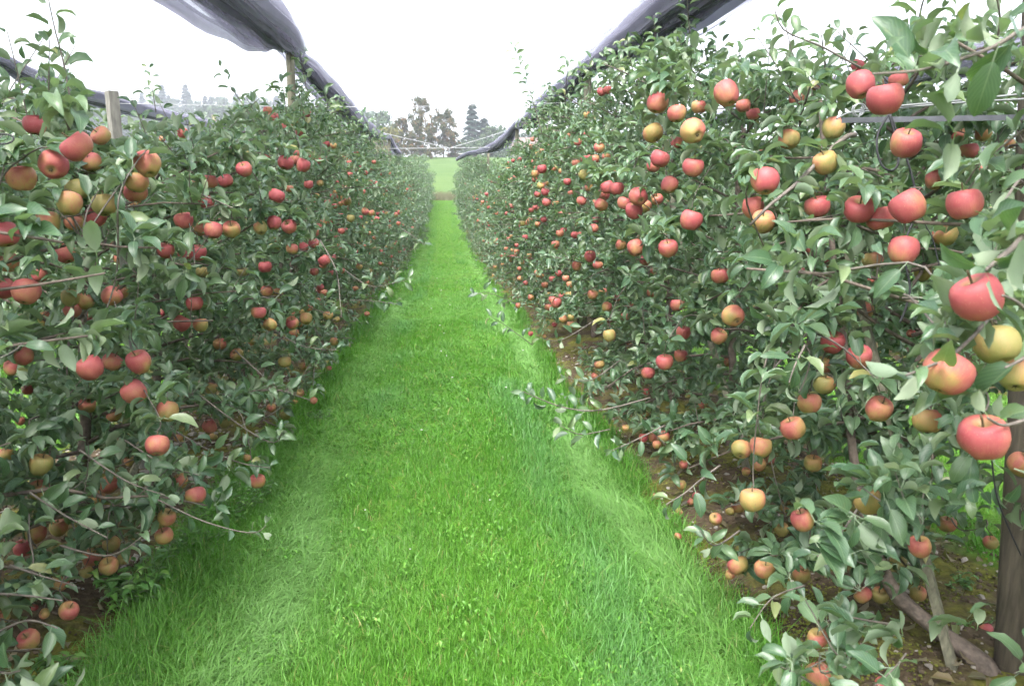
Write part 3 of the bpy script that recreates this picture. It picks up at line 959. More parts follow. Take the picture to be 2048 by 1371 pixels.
# ------------------------------------------------------------------ hand-placed shoots: side, tree, photo points, depth, leaf length, leaves, stem radius, flip, bare
SH = [(-1, 0, [(145, 225), (128, 130), (110, 60), (95, -10)], 2.3, .085, 9, .0032, .1), (-1, 2, [(312, 225), (305, 180), (297, 135)], 5.2, .062, 14, .003, 0),
      (-1, 3, [(530, 275), (490, 215), (455, 165), (440, 135)], 5.4, .085, 9, .004, .1), (-1, 4, [(575, 250), (570, 200), (562, 160)], 6.3, .08, 9, .0035, .1),
      (-1, 6, [(622, 225), (608, 150), (598, 92)], 9, .095, 18, .006, .1), (-1, 7, [(742, 290), (735, 250), (722, 225)], 11, .1, 9, .006, 0),
      (-1, 4, [(690, 540), (740, 572), (790, 565), (825, 555)], 5.8, .10, 10, .0035, 0), (-1, 6, [(800, 455), (830, 475), (850, 490)], 9, .09, 6, .005, 0),
      (-1, 4, [(700, 600), (750, 602), (795, 608)], 5.3, .09, 6, .003, 0), (-1, 3, [(640, 480), (672, 540), (680, 600), (683, 635)], 4.9, .085, 12, .005, .1),
      (-1, 1, [(290, 985), (390, 1035), (470, 1060), (512, 1064), (532, 1050)], 2.6, .062, 7, .0028, .3), (-1, 2, [(335, 358), (380, 380), (420, 396), (466, 416)], 3.6, .085, 4, .006, .2),
      (-1, 0, [(-30, 900), (-10, 895), (20, 885)], 1.85, .11, 3, .004, .6), (-1, 0, [(-20, 1340), (15, 1345), (40, 1340)], 1.9, .1, 6, .004, .5), (-1, 0, [(-30, 1090), (-8, 1085)], 1.8, .1, 4, .004, .8),
      (-1, 6, [(640, 240), (655, 215), (648, 175)], 8, .085, 7, .005, 0), (-1, 5, [(500, 250), (512, 215), (505, 190)], 7, .08, 7, .004, 0),
      (1, 6, [(1085, 270), (1065, 200), (1045, 140), (1025, 92)], 8.5, .085, 18, .006, 0), (1, 6, [(1130, 210), (1133, 160), (1137, 118)], 8.2, .085, 11, .005, 0),
      (1, 4, [(1388, 130), (1378, 50), (1374, -10)], 5, .09, 13, .005, .1), (1, 3, [(1330, 200), (1310, 178), (1260, 150), (1205, 127)], 4.6, .085, 13, .007, .05),
      (1, 4, [(1275, 170), (1258, 110), (1255, 75)], 5.5, .08, 9, .004, 0), (1, 5, [(1190, 200), (1178, 150), (1185, 115)], 7, .08, 8, .004, 0),
      (1, 1, [(1720, 135), (1700, 124), (1640, 92), (1570, 62), (1550, 22)], 2.6, .082, 13, .0042, .05),
      (1, 0, [(2085, 40), (2040, 62), (1985, 95), (1900, 125), (1830, 142), (1745, 148)], 1.25, .10, 14, .0045, .2), (1, 0, [(2060, 455), (2030, 490), (1995, 520), (1972, 540)], 1.22, .082, 9, .006, .75),
      (1, 0, [(1990, 620), (1950, 668), (1900, 712), (1850, 735), (1812, 750)], 1.32, .082, 9, .0042, .6), (1, 2, [(1700, 560), (1690, 580), (1640, 640), (1580, 700), (1540, 745)], 3.0, .08, 4, .009, .2),
      (1, 1, [(1710, 270), (1690, 275), (1640, 320), (1590, 370), (1540, 410), (1500, 450)], 2.62, .085, 5, .010, .1), (1, 1, [(1610, 690), (1590, 730), (1578, 765)], 2.25, .088, 9, .004, .1),
      (1, 2, [(1440, 930), (1400, 960), (1370, 985), (1332, 1008)], 2.7, .088, 9, .004, .1), (1, 3, [(1300, 795), (1200, 820), (1130, 815), (1075, 795), (1045, 782)], 3.7, .078, 15, .0045, .1),
      (1, 3, [(1220, 858), (1160, 868), (1120, 850)], 3.6, .078, 9, .003, .1), (1, 5, [(1065, 690), (1010, 650), (980, 632)], 5.8, .09, 8, .003, 0), (1, 5, [(1030, 605), (975, 585), (950, 590)], 5.85, .09, 7, .003, .1),
      (1, 1, [(1740, 975), (1700, 1040), (1660, 1090), (1635, 1112)], 2.25, .085, 8, .0045, .1), (1, 1, [(1610, 1170), (1545, 1195), (1500, 1255)], 2.3, .075, 8, .003, .2),
      (1, 0, [(2060, 1335), (2030, 1345)], 1.95, .095, 3, .004, 0), (1, 1, [(1880, 985), (1915, 1055), (1965, 1055)], 3.1, .08, 8, .004, 0), (1, 0, [(2075, 640), (2035, 605), (2005, 590)], 1.15, .1, 4, .004, .3),
      (1, 0, [(2070, 560), (2030, 540), (1990, 500)], 1.45, .085, 9, .004, .6), (1, 0, [(2075, 700), (2040, 720), (2010, 735)], 1.3, .09, 5, .004, .3), (1, 2, [(1655, 150), (1648, 110), (1643, 70)], 3.2, .08, 7, .004, .1),
      (1, 2, [(1500, 165), (1490, 135), (1478, 105)], 3.6, .085, 7, .004, .1), (1, 0, [(2075, 830), (2010, 850), (1975, 835)], 1.3, .075, 6, .004, .6), (1, 0, [(2080, 300), (2030, 370), (2010, 400)], 1.4, .09, 6, .004, .4),
      (1, 4, [(1420, 150), (1412, 110), (1405, 70)], 5.2, .085, 8, .004, .1), (1, 1, [(1860, 90), (1840, 40), (1850, -10)], 2.0, .09, 8, .004, .1), (1, 1, [(1990, 100), (2000, 40), (1990, -20)], 2.1, .09, 8, .004, .1),
      (-1, 0, [(-25, 1185), (50, 1190), (125, 1200)], 2.1, .085, 9, .004, .15), (-1, 0, [(-10, 1265), (55, 1240), (115, 1255)], 2.05, .085, 9, .004, .1), (-1, 1, [(60, 985), (130, 1030), (215, 1075)], 2.5, .085, 11, .004, .1), (-1, 1, [(160, 900), (250, 960), (330, 990)], 2.6, .085, 11, .004, .1),
      (-1, 0, [(20, 1130), (80, 1150), (150, 1170)], 2.2, .085, 9, .004, .2), (1, 1, [(1800, 1250), (1710, 1235), (1640, 1215)], 2.3, .08, 10, .004, .1), (1, 1, [(1770, 1335), (1690, 1305), (1600, 1345)], 2.2, .085, 10, .004, .1), (1, 1, [(1660, 1390), (1600, 1350), (1555, 1330)], 2.1, .085, 8, .004, .1),
      (-1, 2, [(330, 850), (410, 895), (480, 925), (540, 935)], 3.3, .085, 15, .004, .1), (-1, 2, [(400, 790), (480, 850), (545, 885), (565, 860)], 3.7, .09, 15, .004, .1), (-1, 3, [(470, 700), (550, 770), (620, 800)], 4.2, .09, 14, .004, .1),
      (-1, 1, [(250, 880), (330, 930), (400, 950)], 2.8, .085, 12, .004, .1), (-1, 3, [(520, 640), (600, 690), (680, 700)], 4.6, .09, 14, .004, .1), (-1, 1, [(120, 1090), (220, 1110), (300, 1060)], 2.5, .085, 12, .004, .1),
      (1, 3, [(1330, 850), (1270, 880), (1225, 900)], 3.4, .085, 12, .004, .1), (1, 4, [(1240, 720), (1180, 760), (1120, 750)], 4.6, .085, 13, .004, .1), (1, 4, [(1190, 640), (1120, 680), (1070, 670)], 5.4, .09, 12, .004, .1), (1, 2, [(1480, 1060), (1430, 1090), (1400, 1060)], 2.7, .08, 10, .004, .1)]
rs = random.Random(5)
for px_ in list(range(20, 640, 34)) + list(range(1165, 1760, 30)):   # upright summer shoots along both crown lines
    px_ += rs.uniform(-12, 12)
    top_ = float(np.interp(px_, *zip(*SKYL))); sd_ = -1 if px_ < 888 else 1
    dep_ = float((at_x(px_, top_, sd_ * rs.uniform(1.35, 1.9)) - C0) @ Fv)
    if not 2.0 < dep_ < 9.8: continue
    ti_ = int(np.argmin([abs(v - dep_) for v in NEAR_Y[sd_]])); h_ = rs.uniform(0.16, 0.42) * FPX / dep_; dx_ = rs.gauss(0, 0.18) * h_
    if 165 < px_ < 275: continue
    SH.append((sd_, ti_, [(px_ - dx_, top_ + 0.5 * h_), (px_, top_), (px_ + dx_ * 1.3, top_ - 0.55 * h_)], dep_, .085, rs.randint(7, 11), .0035, .06))
tree_of = {(T['side'], T['n']): T for T in near}
for (sd, ti, pts, dep, ls, nlv, rad, flip) in SH:
    T = tree_of[(sd, ti)]
    n0 = len(pts)
    if dep > 5.9: ls *= 1.45; nlv = int(nlv * 1.25)
    P3 = smooth_path([at(x, y, dep * (1 + 0.05 * (1 - k / (n0 - 1)))) - T['loc'] for k, (x, y) in enumerate(pts)], 14)
    V, F = tube(P3, np.linspace(rad, rad * 0.45, 14), 6)
    sho = link('shoot', mesh_np('shoot', V, F, TWIG), T['obj'])
    ph = rs.uniform(0, 6.28)
    P, D, U, s_, k_ = [], [], [], [], []
    for q_ in range(nlv):
        t = (0.15 + 0.85 * ((q_ + 0.5) / nlv)) * 13; t = min(t + (0.9 if nlv < 7 else 0), 12.99)
        i0 = int(t); p = P3[i0] + (P3[i0 + 1] - P3[i0]) * (t - i0); tg = nrm(P3[i0 + 1] - P3[i0])
        a = nrm(np.cross(tg, (0.2, 0.9, 0.3))); b = np.cross(tg, a)
        ph += 2.4 + rs.gauss(0, 0.2)
        d = (a * math.cos(ph) + b * math.sin(ph)) * 0.9 + tg * 0.6 + np.array([0, 0, 0.12])
        d = nrm(d); d[1] *= 0.6; d = nrm(d)
        s = ls * rs.uniform(0.75, 1.12) * (1 - 0.3 * (t / 13) ** 2)
        u = np.array([rs.gauss(0, 0.35), (-0.25 if dep < 3 else -0.75) + rs.gauss(0, 0.35), 0.75]) + tg * 0.2
        if rs.random() < flip: u = -u + np.array([0, 0.3, 0.4])
        lx_, ly_, lz_ = project(p + d * 0.75 * s + T['loc'])
        if ((np.hypot(AXp - lx_, AYp - ly_) < ARp * 0.8 + 0.42 * s * FPX / lz_) & (lz_ < ADp + 0.03)).any() and rs.random() < 0.85: continue
        P.append(p + d * 0.27 * s); D.append(d); U.append(u); s_.append(s); k_.append(rs.randrange(12))
    if P: leaf_objects(sho, dict(P=np.array(P), D=np.array(D), U=np.array(U), s=np.array(s_), k=np.array(k_)))

# ------------------------------------------------------------------ apples
def apple_mesh(name, seg, prof, lob, mat, rnd):
    V, F4, F3 = [], [], []
    m = len(prof)
    V.append((0, 0, prof[0][1]))
    for r_, z_ in prof[1:-1]:
        for k in range(seg):
            a = 2 * math.pi * k / seg
            l = 1 + lob * math.cos(5 * a + rnd) * max(0, -z_ + 0.1) + 0.035 * math.cos(a + rnd * 2) + 0.03 * math.cos(2 * a + rnd)
            V.append((r_ * l * math.cos(a), r_ * l * math.sin(a), z_ * (1 + 0.04 * math.cos(a - rnd))))
    V.append((0, 0, prof[-1][1]))
    for k in range(seg):
        F3.append((0, 1 + k, 1 + (k + 1) % seg))
        l = 1 + (m - 3) * seg
        F3.append((l + k, len(V) - 1, l + (k + 1) % seg))
    for r_ in range(m - 3):
        for k in range(seg):
            b = 1 + r_ * seg
            F4.append((b + k, b + seg + k, b + seg + (k + 1) % seg, b + (k + 1) % seg))
    return mesh_np(name, np.array(V), [np.array(F3), np.array(F4)], mat)


PROF = [(0, .27), (.05, .29), (.12, .355), (.21, .41), (.31, .425), (.41, .37), (.475, .24), (.50, .08), (.485, -.09), (.43, -.24), (.35, -.35), (.26, -.415), (.17, -.425), (.09, -.39), (.04, -.365), (0, -.36)]
AM = [apple_mesh('apple', 18, [(r_ * (1 - (0.0, .10, .05, .16, .02, .08, .12, .04)[k] * max(0, -z_) * 2), z_ * (0.86, 1.0, .93, 1.06, .9, .97, 1.02, .88)[k]) for r_, z_ in PROF], (.05, .16, .10, .2, .08, .22, .03, .14)[k], APPLE, k * 1.7) for k in range(8)]
PL = [PROF[0]] + PROF[2:14:2] + [PROF[-1]]
AMF_V = apple_mesh('apple_small', 8, [(0, .3), (.2, .41), (.42, .36), (.5, .05), (.42, -.25), (.2, -.42), (0, -.36)], 0.0, APPLE, 0)
V, F = tube(smooth_path([(0, 0, .26), (.01, .01, .42), (.05, .02, .60)], 6), 0.028, 5); STEM_ME = mesh_np('stalk', V, F, STALK)
a = Acc()
for k in range(5):
    c, s = math.cos(k * 1.2566), math.sin(k * 1.2566)
    a.add((np.array([(0.02 * c - .03 * s, 0.02 * s + .03 * c, -.375), (0.02 * c + .03 * s, 0.02 * s - .03 * c, -.375), (.09 * c, .09 * s, -.43), (.03 * c, .03 * s, -.40)]), [np.array([(0, 1, 2), (0, 2, 3), (1, 3, 2)])]))
CAL_ME = a.mesh('calyx', CALYX)

# labels that single each apple out: colour, row, height, nearness, order
CW = {'R': 'red', 'P': 'orange-red', 'Y': 'yellowish'}
cells = {}
for a in apples:
    row = 'left' if a['px'] < 890 else 'right'
    z = a['p'][2]
    hb = 'atop' if z > 1.72 else 'high on' if z > 1.42 else 'halfway up' if z > 1.02 else 'low on' if z > 0.62 else 'lowest on'
    nb = 'closest' if a['depth'] < 2.15 else 'near' if a['depth'] < 3.3 else 'middle' if a['depth'] < 5.2 else 'farther' if a['depth'] < 8 else 'distant'
    a['key'] = (CW[a['c']], row, hb, nb)
    cells.setdefault(a['key'], []).append(a)
NUM = ['', 'one', 'two', 'three', 'four', 'five', 'six', 'seven', 'eight', 'nine', 'ten', 'eleven', 'twelve', 'thirteen', 'fourteen', 'fifteen']
ORD2 = ORD + ['thirteenth', 'fourteenth', 'fifteenth', 'sixteenth']
for key, lst in cells.items():
    lst.sort(key=lambda q_: q_['px'])
    col_, row, hb, nb = key
    where = f'{hb} the {nb} part of the {row} row' if len(lst) == 1 else f'{hb} the {nb} {row} row'
    for i, a in enumerate(lst):
        if len(lst) == 1: a['label'] = f'lone {col_} apple hanging {where}'
        else: a['label'] = f'{ORD2[i]} from left of {NUM[len(lst)]} {col_} apples {where}'
rb = random.Random(31)
BL = {'R': (0.86, 0.10), 'P': (0.47, 0.10), 'Y': (0.13, 0.08)}
for a in apples:
    o = link('apple', rb.choice(AM), None, a['p'], a['label'], 'apple', 'apples hanging on the trees')
    o.scale = (a['dia'], a['dia'], a['dia'] * rb.uniform(0.94, 1.06))
    tilt = abs(rb.gauss(0, 0.32)); o.rotation_euler = (rb.gauss(0, 0.3), rb.gauss(0, 0.3), rb.uniform(0, 6.28))
    if (a['px'], a['py']) in ((106, 330), (1387, 262), (1277, 393), (1466, 632)): o.rotation_euler = (math.radians(-62), 0, 0.2)
    o['blush'] = float(np.clip(rb.gauss(*BL[a['c']]) - (0.14 if a['py'] > 820 and a['c'] == 'P' else 0), 0.02, 1.1))
    if a['d'] >= 26:
        link('stalk', STEM_ME, o); link('calyx', CAL_ME, o)

# windfalls
for (x, y, d, c, lab) in [(1358, 1023, 14, 'Y', 'pale yellow windfall apple on the mossy soil'), (1312, 992, 15, 'P', 'orange windfall apple at the edge of the grass'), (1391, 991, 14, 'R', 'dark red windfall apple on bare soil'),
                          (1381, 1003, 12, 'R', 'rotten red windfall apple beside another on bare soil'), (1192, 784, 14, 'Y', 'pale windfall apple under a low branch'), (1972, 1258, 27, 'R', 'pinkish windfall apple beside the thick post'),
                          (1762, 1366, 26, 'R', 'pink windfall apple under the leaning trunk'), (1356, 1072, 14, 'P', 'shrivelled brown windfall apple at the moss edge'), (427, 873, 17, 'Y', 'yellowish windfall apple on stony soil, left'), (362, 884, 12, 'Y', 'small pale windfall apple on stony soil')]:
    p = on_ground(x, y, 0.05); dep = (p - C0) @ Fv; dia = min(0.075, max(0.04, d * dep / FPX))
    p = on_ground(x, y, dia * 0.42 + 0.02)
    o = link('windfall_apple', AM[rb.randrange(8)], None, p, lab, 'apple', 'windfall apples on the ground')
    o.scale = (dia, dia, dia * 0.9); o.rotation_euler = (rb.uniform(-1, 1), rb.uniform(-1, 1), rb.uniform(0, 6)); o['blush'] = {'R': 0.9, 'P': 0.5, 'Y': 0.1}[c]

# the many far apples
Vf = np.array([v.co[:] for v in AMF_V.vertices]); F3f = np.array([p.vertices[:] for p in AMF_V.polygons if len(p.vertices) == 3]); F4f = np.array([p.vertices[:] for p in AMF_V.polygons if len(p.vertices) == 4])
rn = np.random.default_rng(12)
pos = []
for k in range(800):
    s = -1 if rn.random() < 0.5 else 1
    row = rn.choice([1.8, 1.8, 1.8, 5.4])
    y_ = 6.5 * (61 / 6.5) ** rn.random() if row < 2 else rn.uniform(4, 24)
    z = rn.uniform(0.45, 2.5)
    off = rn.uniform(0.25, 0.74 - 0.2 * max(0, z - 1.7)); z += float(terrain(row, y_))
    pos.append((s * (row - off), y_, z))
pos = np.array(pos)
px, py, zc = project(pos)
pos = pos[~in_poly(px, py, ALLEY) & (px > -20) & (px < 2070)]
n = len(pos); sz = rn.uniform(0.068, 0.084, n)
Vall = (Vf[None] * sz[:, None, None] + pos[:, None]).reshape(-1, 3); b = (np.arange(n) * len(Vf))[:, None, None]
bl = np.clip(0.62 + 0.22 * rn.normal(0, 1, n) + 0.12 * (pos[:, 2] - 1.3), 0.05, 1.0)
me = mesh_np('far_apples', Vall, [(F3f[None] + b).reshape(-1, 3), (F4f[None] + b).reshape(-1, 4)], APPLE_FAR, True, {'blush': np.repeat(bl, len(Vf)), 'tint': np.repeat(rn.random(n), len(Vf))})
link('far_apples', me, label='many small red apples scattered through the far trees', cat='apples', kind='stuff')
bpy.data.meshes.remove(AMF_V)

# ------------------------------------------------------------------ posts, stakes
def post(name, p0, p1, r0, r1, mat, label, cat='post', group=None, square=False):
    P = np.linspace(p0, p1, 8)
    rn_ = np.random.default_rng(int(abs(p0[1]) * 100) + 1)
    P[1:-1] += rn_.normal(0, 0.004, (6, 3))
    V, F = tube(P, np.linspace(r0, r1, 8) * rn_.uniform(0.96, 1.04, 8), 4 if square else 12)
    return link(name, mesh_np(name, V - p0, F, mat, not square), None, p0, label, cat, group)


b = on_ground(2022, 1402, -0.05); m_ = at(2070, 300, (b - C0) @ Fv * 0.985)
tdir = (m_ - b) / (m_[2] - b[2])
post('end_post', b, b + tdir * 3.3, 0.056, 0.05, WOOD, 'thick weathered round wooden post at the right picture edge')
tp_ = at_x(223, 183, -1.83); b = np.array([tp_[0] + .01, tp_[1], -0.05])
post('row_post', b, tp_, 0.038, 0.038, CONC, 'square grey post standing in the left row', square=True)
b = on_ground(1918, 1385, 0.0); tp_ = at_x(1608, 145, 1.80)
post('leaning_stake', b, tp_, 0.021, 0.019, WOODG, 'thin leaning wooden stake beside the leaning trunk', 'stake', square=True)
b = at_x(478, 420, -1.75); tp_ = at_x(533, 285, -1.75)
post('leaning_stake', b - (tp_ - b) * 3, tp_, 0.022, 0.02, WOODG, 'thin leaning stake among leaves of the left row', 'stake', square=True)
b = at_x(1425, 690, 1.75); tp_ = at_x(1365, 470, 1.75)
post('leaning_stake', b + (b - tp_) * 1.2, tp_ + (tp_ - b) * 0.8, 0.024, 0.02, WOODG, 'grey stake leaning beside a trunk in mid right row', 'stake', square=True)
NETP = {-5.4: [(10.3, 3.08), (20, 3.0)], -1.8: [(10.0, 3.15), (27.5, 2.85)], 1.8: [(10.3, 3.02), (20.2, 2.86), (33, 2.8)], 5.4: [(4.2, 3.1), (12.5, 3.05)]}
for xr, lst in NETP.items():
    for k, (y_, zt) in enumerate(lst):
        w = {-5.4: 'the row behind the left row', -1.8: 'the left row', 1.8: 'the right row', 5.4: 'the row behind the right row'}[xr]
        post('net_post', np.array([xr, y_, float(terrain(xr, y_)) - 0.05]), np.array([xr + 0.02, y_, zt - 0.12 + 0.0469 * y_]), 0.055, 0.048, WOODG, f'{ORD[k]} tall wooden post carrying the hail net in {w}', 'post', 'posts carrying the hail nets')

# ------------------------------------------------------------------ hail nets
def net(name, pts, label, seed, wscale=1.0):
    """pts: (x, y, z, halfwidth) along the ridge; a gathered bundle of pleated net layers"""
    r = np.random.default_rng(seed)
    pts = [(p[0], p[1], p[2] - 0.14 + 0.0469 * p[1], p[3]) for p in pts]
    P = smooth_path([p[:3] for p in pts], 90); Wd = smooth_path([(p[3], 0, 0) for p in pts], 90)[:, 0] * 0.86 * wscale
    root = link(name, None, None, pts[0][:3], label, 'hail net', 'gathered dark hail nets')
    o = np.array(pts[0][:3])
    s = np.arange(90) / 89 * len(pts)
    lat = np.cross(nrm(np.gradient(P, axis=0)), (0, 0, 1.0)); lat = nrm(lat)
    for k in range(5):
        wide = [1.0, 0.8, 0.62, 0.52, 0.42][k]
        nv = 34
        v = np.linspace(-1, 1, nv)
        cen = (0.0 if k == 0 else r.uniform(-0.34, 0.30)) + 0.12 * np.sin(s * r.uniform(0.6, 1.4) + r.uniform(0, 6))
        A = (0.085 if k else 0.04) * r.uniform(0.7, 1.3); fr = r.uniform(3.5, 6.5) if k else 1.5
        ph = r.uniform(0, 6) + 0.7 * np.sin(s * r.uniform(0.5, 1.3))
        off = (cen[:, None] + v[None] * wide * (1 + 0.10 * np.sin(s * 2.3 + k))[:, None]) * Wd[:, None]
        zz = A * np.sin(fr * math.pi * v[None] + ph[:, None]) * (Wd / 0.3)[:, None] - 0.22 * (off ** 2) / 0.12 * 0.5 - 0.02 * k + 0.012 * np.sin(9 * s[:, None] + 5 * v[None])
        V = P[:, None] + lat[:, None] * off[..., None] + np.array([0, 0, 1.0]) * zz[..., None] - o
        i, j = np.meshgrid(np.arange(89), np.arange(nv - 1), indexing='ij'); q = (i * nv + j).ravel()
        st_ = np.convolve(r.random(nv + 2), [.25, .5, .25], 'valid'); st_ = (st_ - st_.min()) / (st_.max() - st_.min())
        op = np.clip(0.10 + 0.66 * st_[None] ** 1.4 + 0.10 * np.sin(s * 3.1 + k)[:, None] * st_[None] + 0.22 * (np.abs(v) > .9)[None], .1, .9)
        link('net_layer', mesh_np('net_layer', V.reshape(-1, 3), [np.stack([q, q + 1, q + nv + 1, q + nv], 1)], NET, True, {'tint': op.ravel()}), root)
    for k in range(4):
        i = int(r.uniform(8, 60)); c = P[i] + lat[i] * r.uniform(-0.6, 0.6) * Wd[i] - np.array([0, 0, 0.06]) - o
        V, F = box(c[0] - .02, c[0] + .02, c[1] - .035, c[1] + .035, c[2] - .02, c[2] + .012)
        link('clip', mesh_np('clip', V, F, BLACK, False), root)
    V, F = tube(P - o + np.array([0, 0, 0.02]), 0.005, 5); link('ridge_wire', mesh_np('ridge_wire', V, F, WIRE), root)
    return root


net('hail_net', [(-1.8, -0.5, 3.2, .3), (-1.66, 3.0, 3.07, .46), (-1.58, 6.4, 3.04, .48), (-1.66, 8.6, 3.05, .36), (-1.8, 9.9, 3.16, .15), (-1.76, 11.0, 3.04, .24), (-1.74, 13.5, 2.86, .34), (-1.74, 16.5, 2.76, .34), (-1.76, 22, 2.7, .3), (-1.8, 27.3, 2.9, .14), (-1.75, 29, 2.6, .18), (-1.75, 31.5, 2.5, .2)], 'long gathered hail net sagging along the left row, tied at a tall post', 1)
net('hail_net', [(1.8, -0.5, 3.1, .3), (1.82, 3.0, 3.02, .42), (1.82, 6.4, 3.0, .44), (1.80, 8.6, 2.98, .34), (1.8, 10.2, 3.02, .17), (1.78, 11.2, 2.94, .24), (1.76, 13.5, 2.86, .32), (1.78, 17, 2.78, .32), (1.8, 20.2, 2.88, .16), (1.72, 22, 2.66, .28), (1.6, 26, 2.55, .32), (1.5, 33, 2.62, .25), (1.1, 38, 2.62, .2), (0.7, 43, 2.45, .1)], 'long gathered hail net along the right row, its far end hanging loose', 2)
net('hail_net', [(-5.4, 5, 3.0, .3), (-5.38, 8, 2.98, .34), (-5.4, 10.3, 3.08, .14), (-5.36, 12, 2.9, .3), (-5.34, 15, 2.82, .34), (-5.36, 19, 2.82, .3), (-5.4, 22, 2.8, .2), (-5.4, 30, 2.7, .2)], 'gathered hail net over the row behind the left row', 3)
net('hail_net', [(5.4, 1, 3.1, .3), (5.4, 4.2, 3.1, .2), (5.38, 7, 2.92, .4), (5.4, 10, 2.92, .38), (5.4, 12.5, 3.0, .16), (5.38, 16, 2.8, .3), (5.4, 24, 2.8, .2)], 'gathered hail net over the row behind the right row', 4)

# ------------------------------------------------------------------ wires, bar, cords
def wire(name, pts, r, mat, label, cat='wire', n=24, sides=5, group=None):
    P = smooth_path(pts, n); V, F = tube(P, r, sides)
    return link(name, mesh_np(name, V - P[0], F, mat), None, P[0], label, cat, group)


wire('cross_wire', [at(232, 207, 10.2), at(720, 214, 10.2), at(1170, 205, 10.4)], 0.004, WIRE, 'thin wire crossing the alley between the two nearer net posts')
wire('cross_wire', [at(690, 246, 24), at(800, 274, 24), at(900, 296, 24)], 0.009, WIRE, 'thin slanting wire running down from the left net')
wire('cross_wire', [at(1012, 262, 24), at(955, 280, 24), at(900, 296, 24)], 0.009, WIRE, 'thin slanting wire running down from the right net')
wire('cross_wire', [at(775, 297, 24), at(900, 296, 24), at(1040, 294, 24)], 0.009, WIRE, 'level wire across the far alley below the slanting wires')
wire('row_wire', [at(1672, 238, 2.62), at(1722, 220, 2.55), at(1900, 203, 2.3), at(2075, 185, 2.1)], 0.003, WIRE, 'thin upper tension wire above the steel bar')
wire('row_wire', [at(1700, 226, 2.56), at(1900, 207, 2.32), at(2075, 197, 2.12)], 0.003, WIRE, 'thin lower tension wire just above the steel bar')
p0, p1 = at(1682, 238, 2.62), at(2085, 231, 2.50)
bar = link('steel_bar', None, None, p0, 'horizontal galvanised steel bar reaching from the thick post', 'bar')
ax = nrm(p1 - p0); L_ = np.linalg.norm(p1 - p0); up = np.array([0, 0, 1.0]); sdv = np.cross(ax, up)
for nm, (a0, a1, b0, b1) in {'flange': (-0.010, 0.010, 0.0, 0.003), 'web': (0.0105, 0.0135, -0.014, 0.003)}.items():
    V, F = box(0, L_, a0, a1, b0, b1)
    V = V[:, :1] * ax + V[:, 1:2] * sdv + V[:, 2:] * up
    link(nm, mesh_np(nm, V, F, STEEL, False), bar)
c = at(1721, 219, 2.5); t_ = np.linspace(0, 4.2 * math.pi, 40)
wire('wire_ring', [c + np.array([math.cos(a_) * 0.018, 0.002 * a_, math.sin(a_) * 0.018]) for a_ in t_], 0.0024, WIRE, 'small coiled wire ring at the end of the tension wires', 'ring', 60)
D_ = 2.28
wire('black_cord', [at(x, y, D_) for x, y in [(1779, 226), (1796, 270), (1822, 345), (1836, 420), (1822, 452), (1804, 500), (1812, 536), (1820, 575), (1813, 610), (1800, 645)]], 0.0034, BLACK, 'long knotted black cord hanging from the tension wire', 'cord', 50)
wire('black_cord', [at(x, y, D_ - .01) for x, y in [(1778, 228), (1757, 265), (1754, 300), (1765, 332), (1785, 341), (1797, 322), (1792, 280), (1779, 230)]], 0.0034, BLACK, 'loop of black cord tied to the tension wire', 'cord', 40)
wire('black_cord', [at(x, y, D_ + .02) for x, y in [(1836, 418), (1852, 452), (1866, 480), (1880, 540)]], 0.0018, BLACK, 'short black cord end below the knot', 'cord', 20)
wire('black_cord', [at(x, y, 2.35) for x, y in [(1982, 900), (1992, 985), (2015, 1050), (2042, 1110)]], 0.0025, BLACK, 'black cord hanging down against the thick post', 'cord', 20)
for (x, y, lab) in [(6, 278, 'upper small black ring at the left picture edge'), (8, 700, 'lower small black ring at the left picture edge')]:
    c = at(x, y, 1.9); t_ = np.linspace(0, 2 * math.pi, 20)
    wire('cord_ring', [c + np.array([math.cos(a_) * 0.024, 0.006 * math.sin(a_), math.sin(a_) * 0.012]) for a_ in t_], 0.0022, BLACK, lab, 'ring', 40)

# ------------------------------------------------------------------ stones, moss, weeds, flowers
STONE = plain('pale_stone', (0.25, 0.225, 0.195), 0.9, 0.4, 8)
CLOD = plain('soil_clod', (0.075, 0.055, 0.035), 0.95, 0.4, 20)
MOSS = plain('moss', (0.115, 0.125, 0.016), 0.95, 0.5, 9)
ico_v = []
ph = (1 + 5 ** 0.5) / 2
ico_v = nrm(np.array([(-1, ph, 0), (1, ph, 0), (-1, -ph, 0), (1, -ph, 0), (0, -1, ph), (0, 1, ph), (0, -1, -ph), (0, 1, -ph), (ph, 0, -1), (ph, 0, 1), (-ph, 0, -1), (-ph, 0, 1)], float))
ico_f = np.array([(0, 11, 5), (0, 5, 1), (0, 1, 7), (0, 7, 10), (0, 10, 11), (1, 5, 9), (5, 11, 4), (11, 10, 2), (10, 7, 6), (7, 1, 8), (3, 9, 4), (3, 4, 2), (3, 2, 6), (3, 6, 8), (3, 8, 9), (4, 9, 5), (2, 4, 11), (6, 2, 10), (8, 6, 7), (9, 8, 1)])


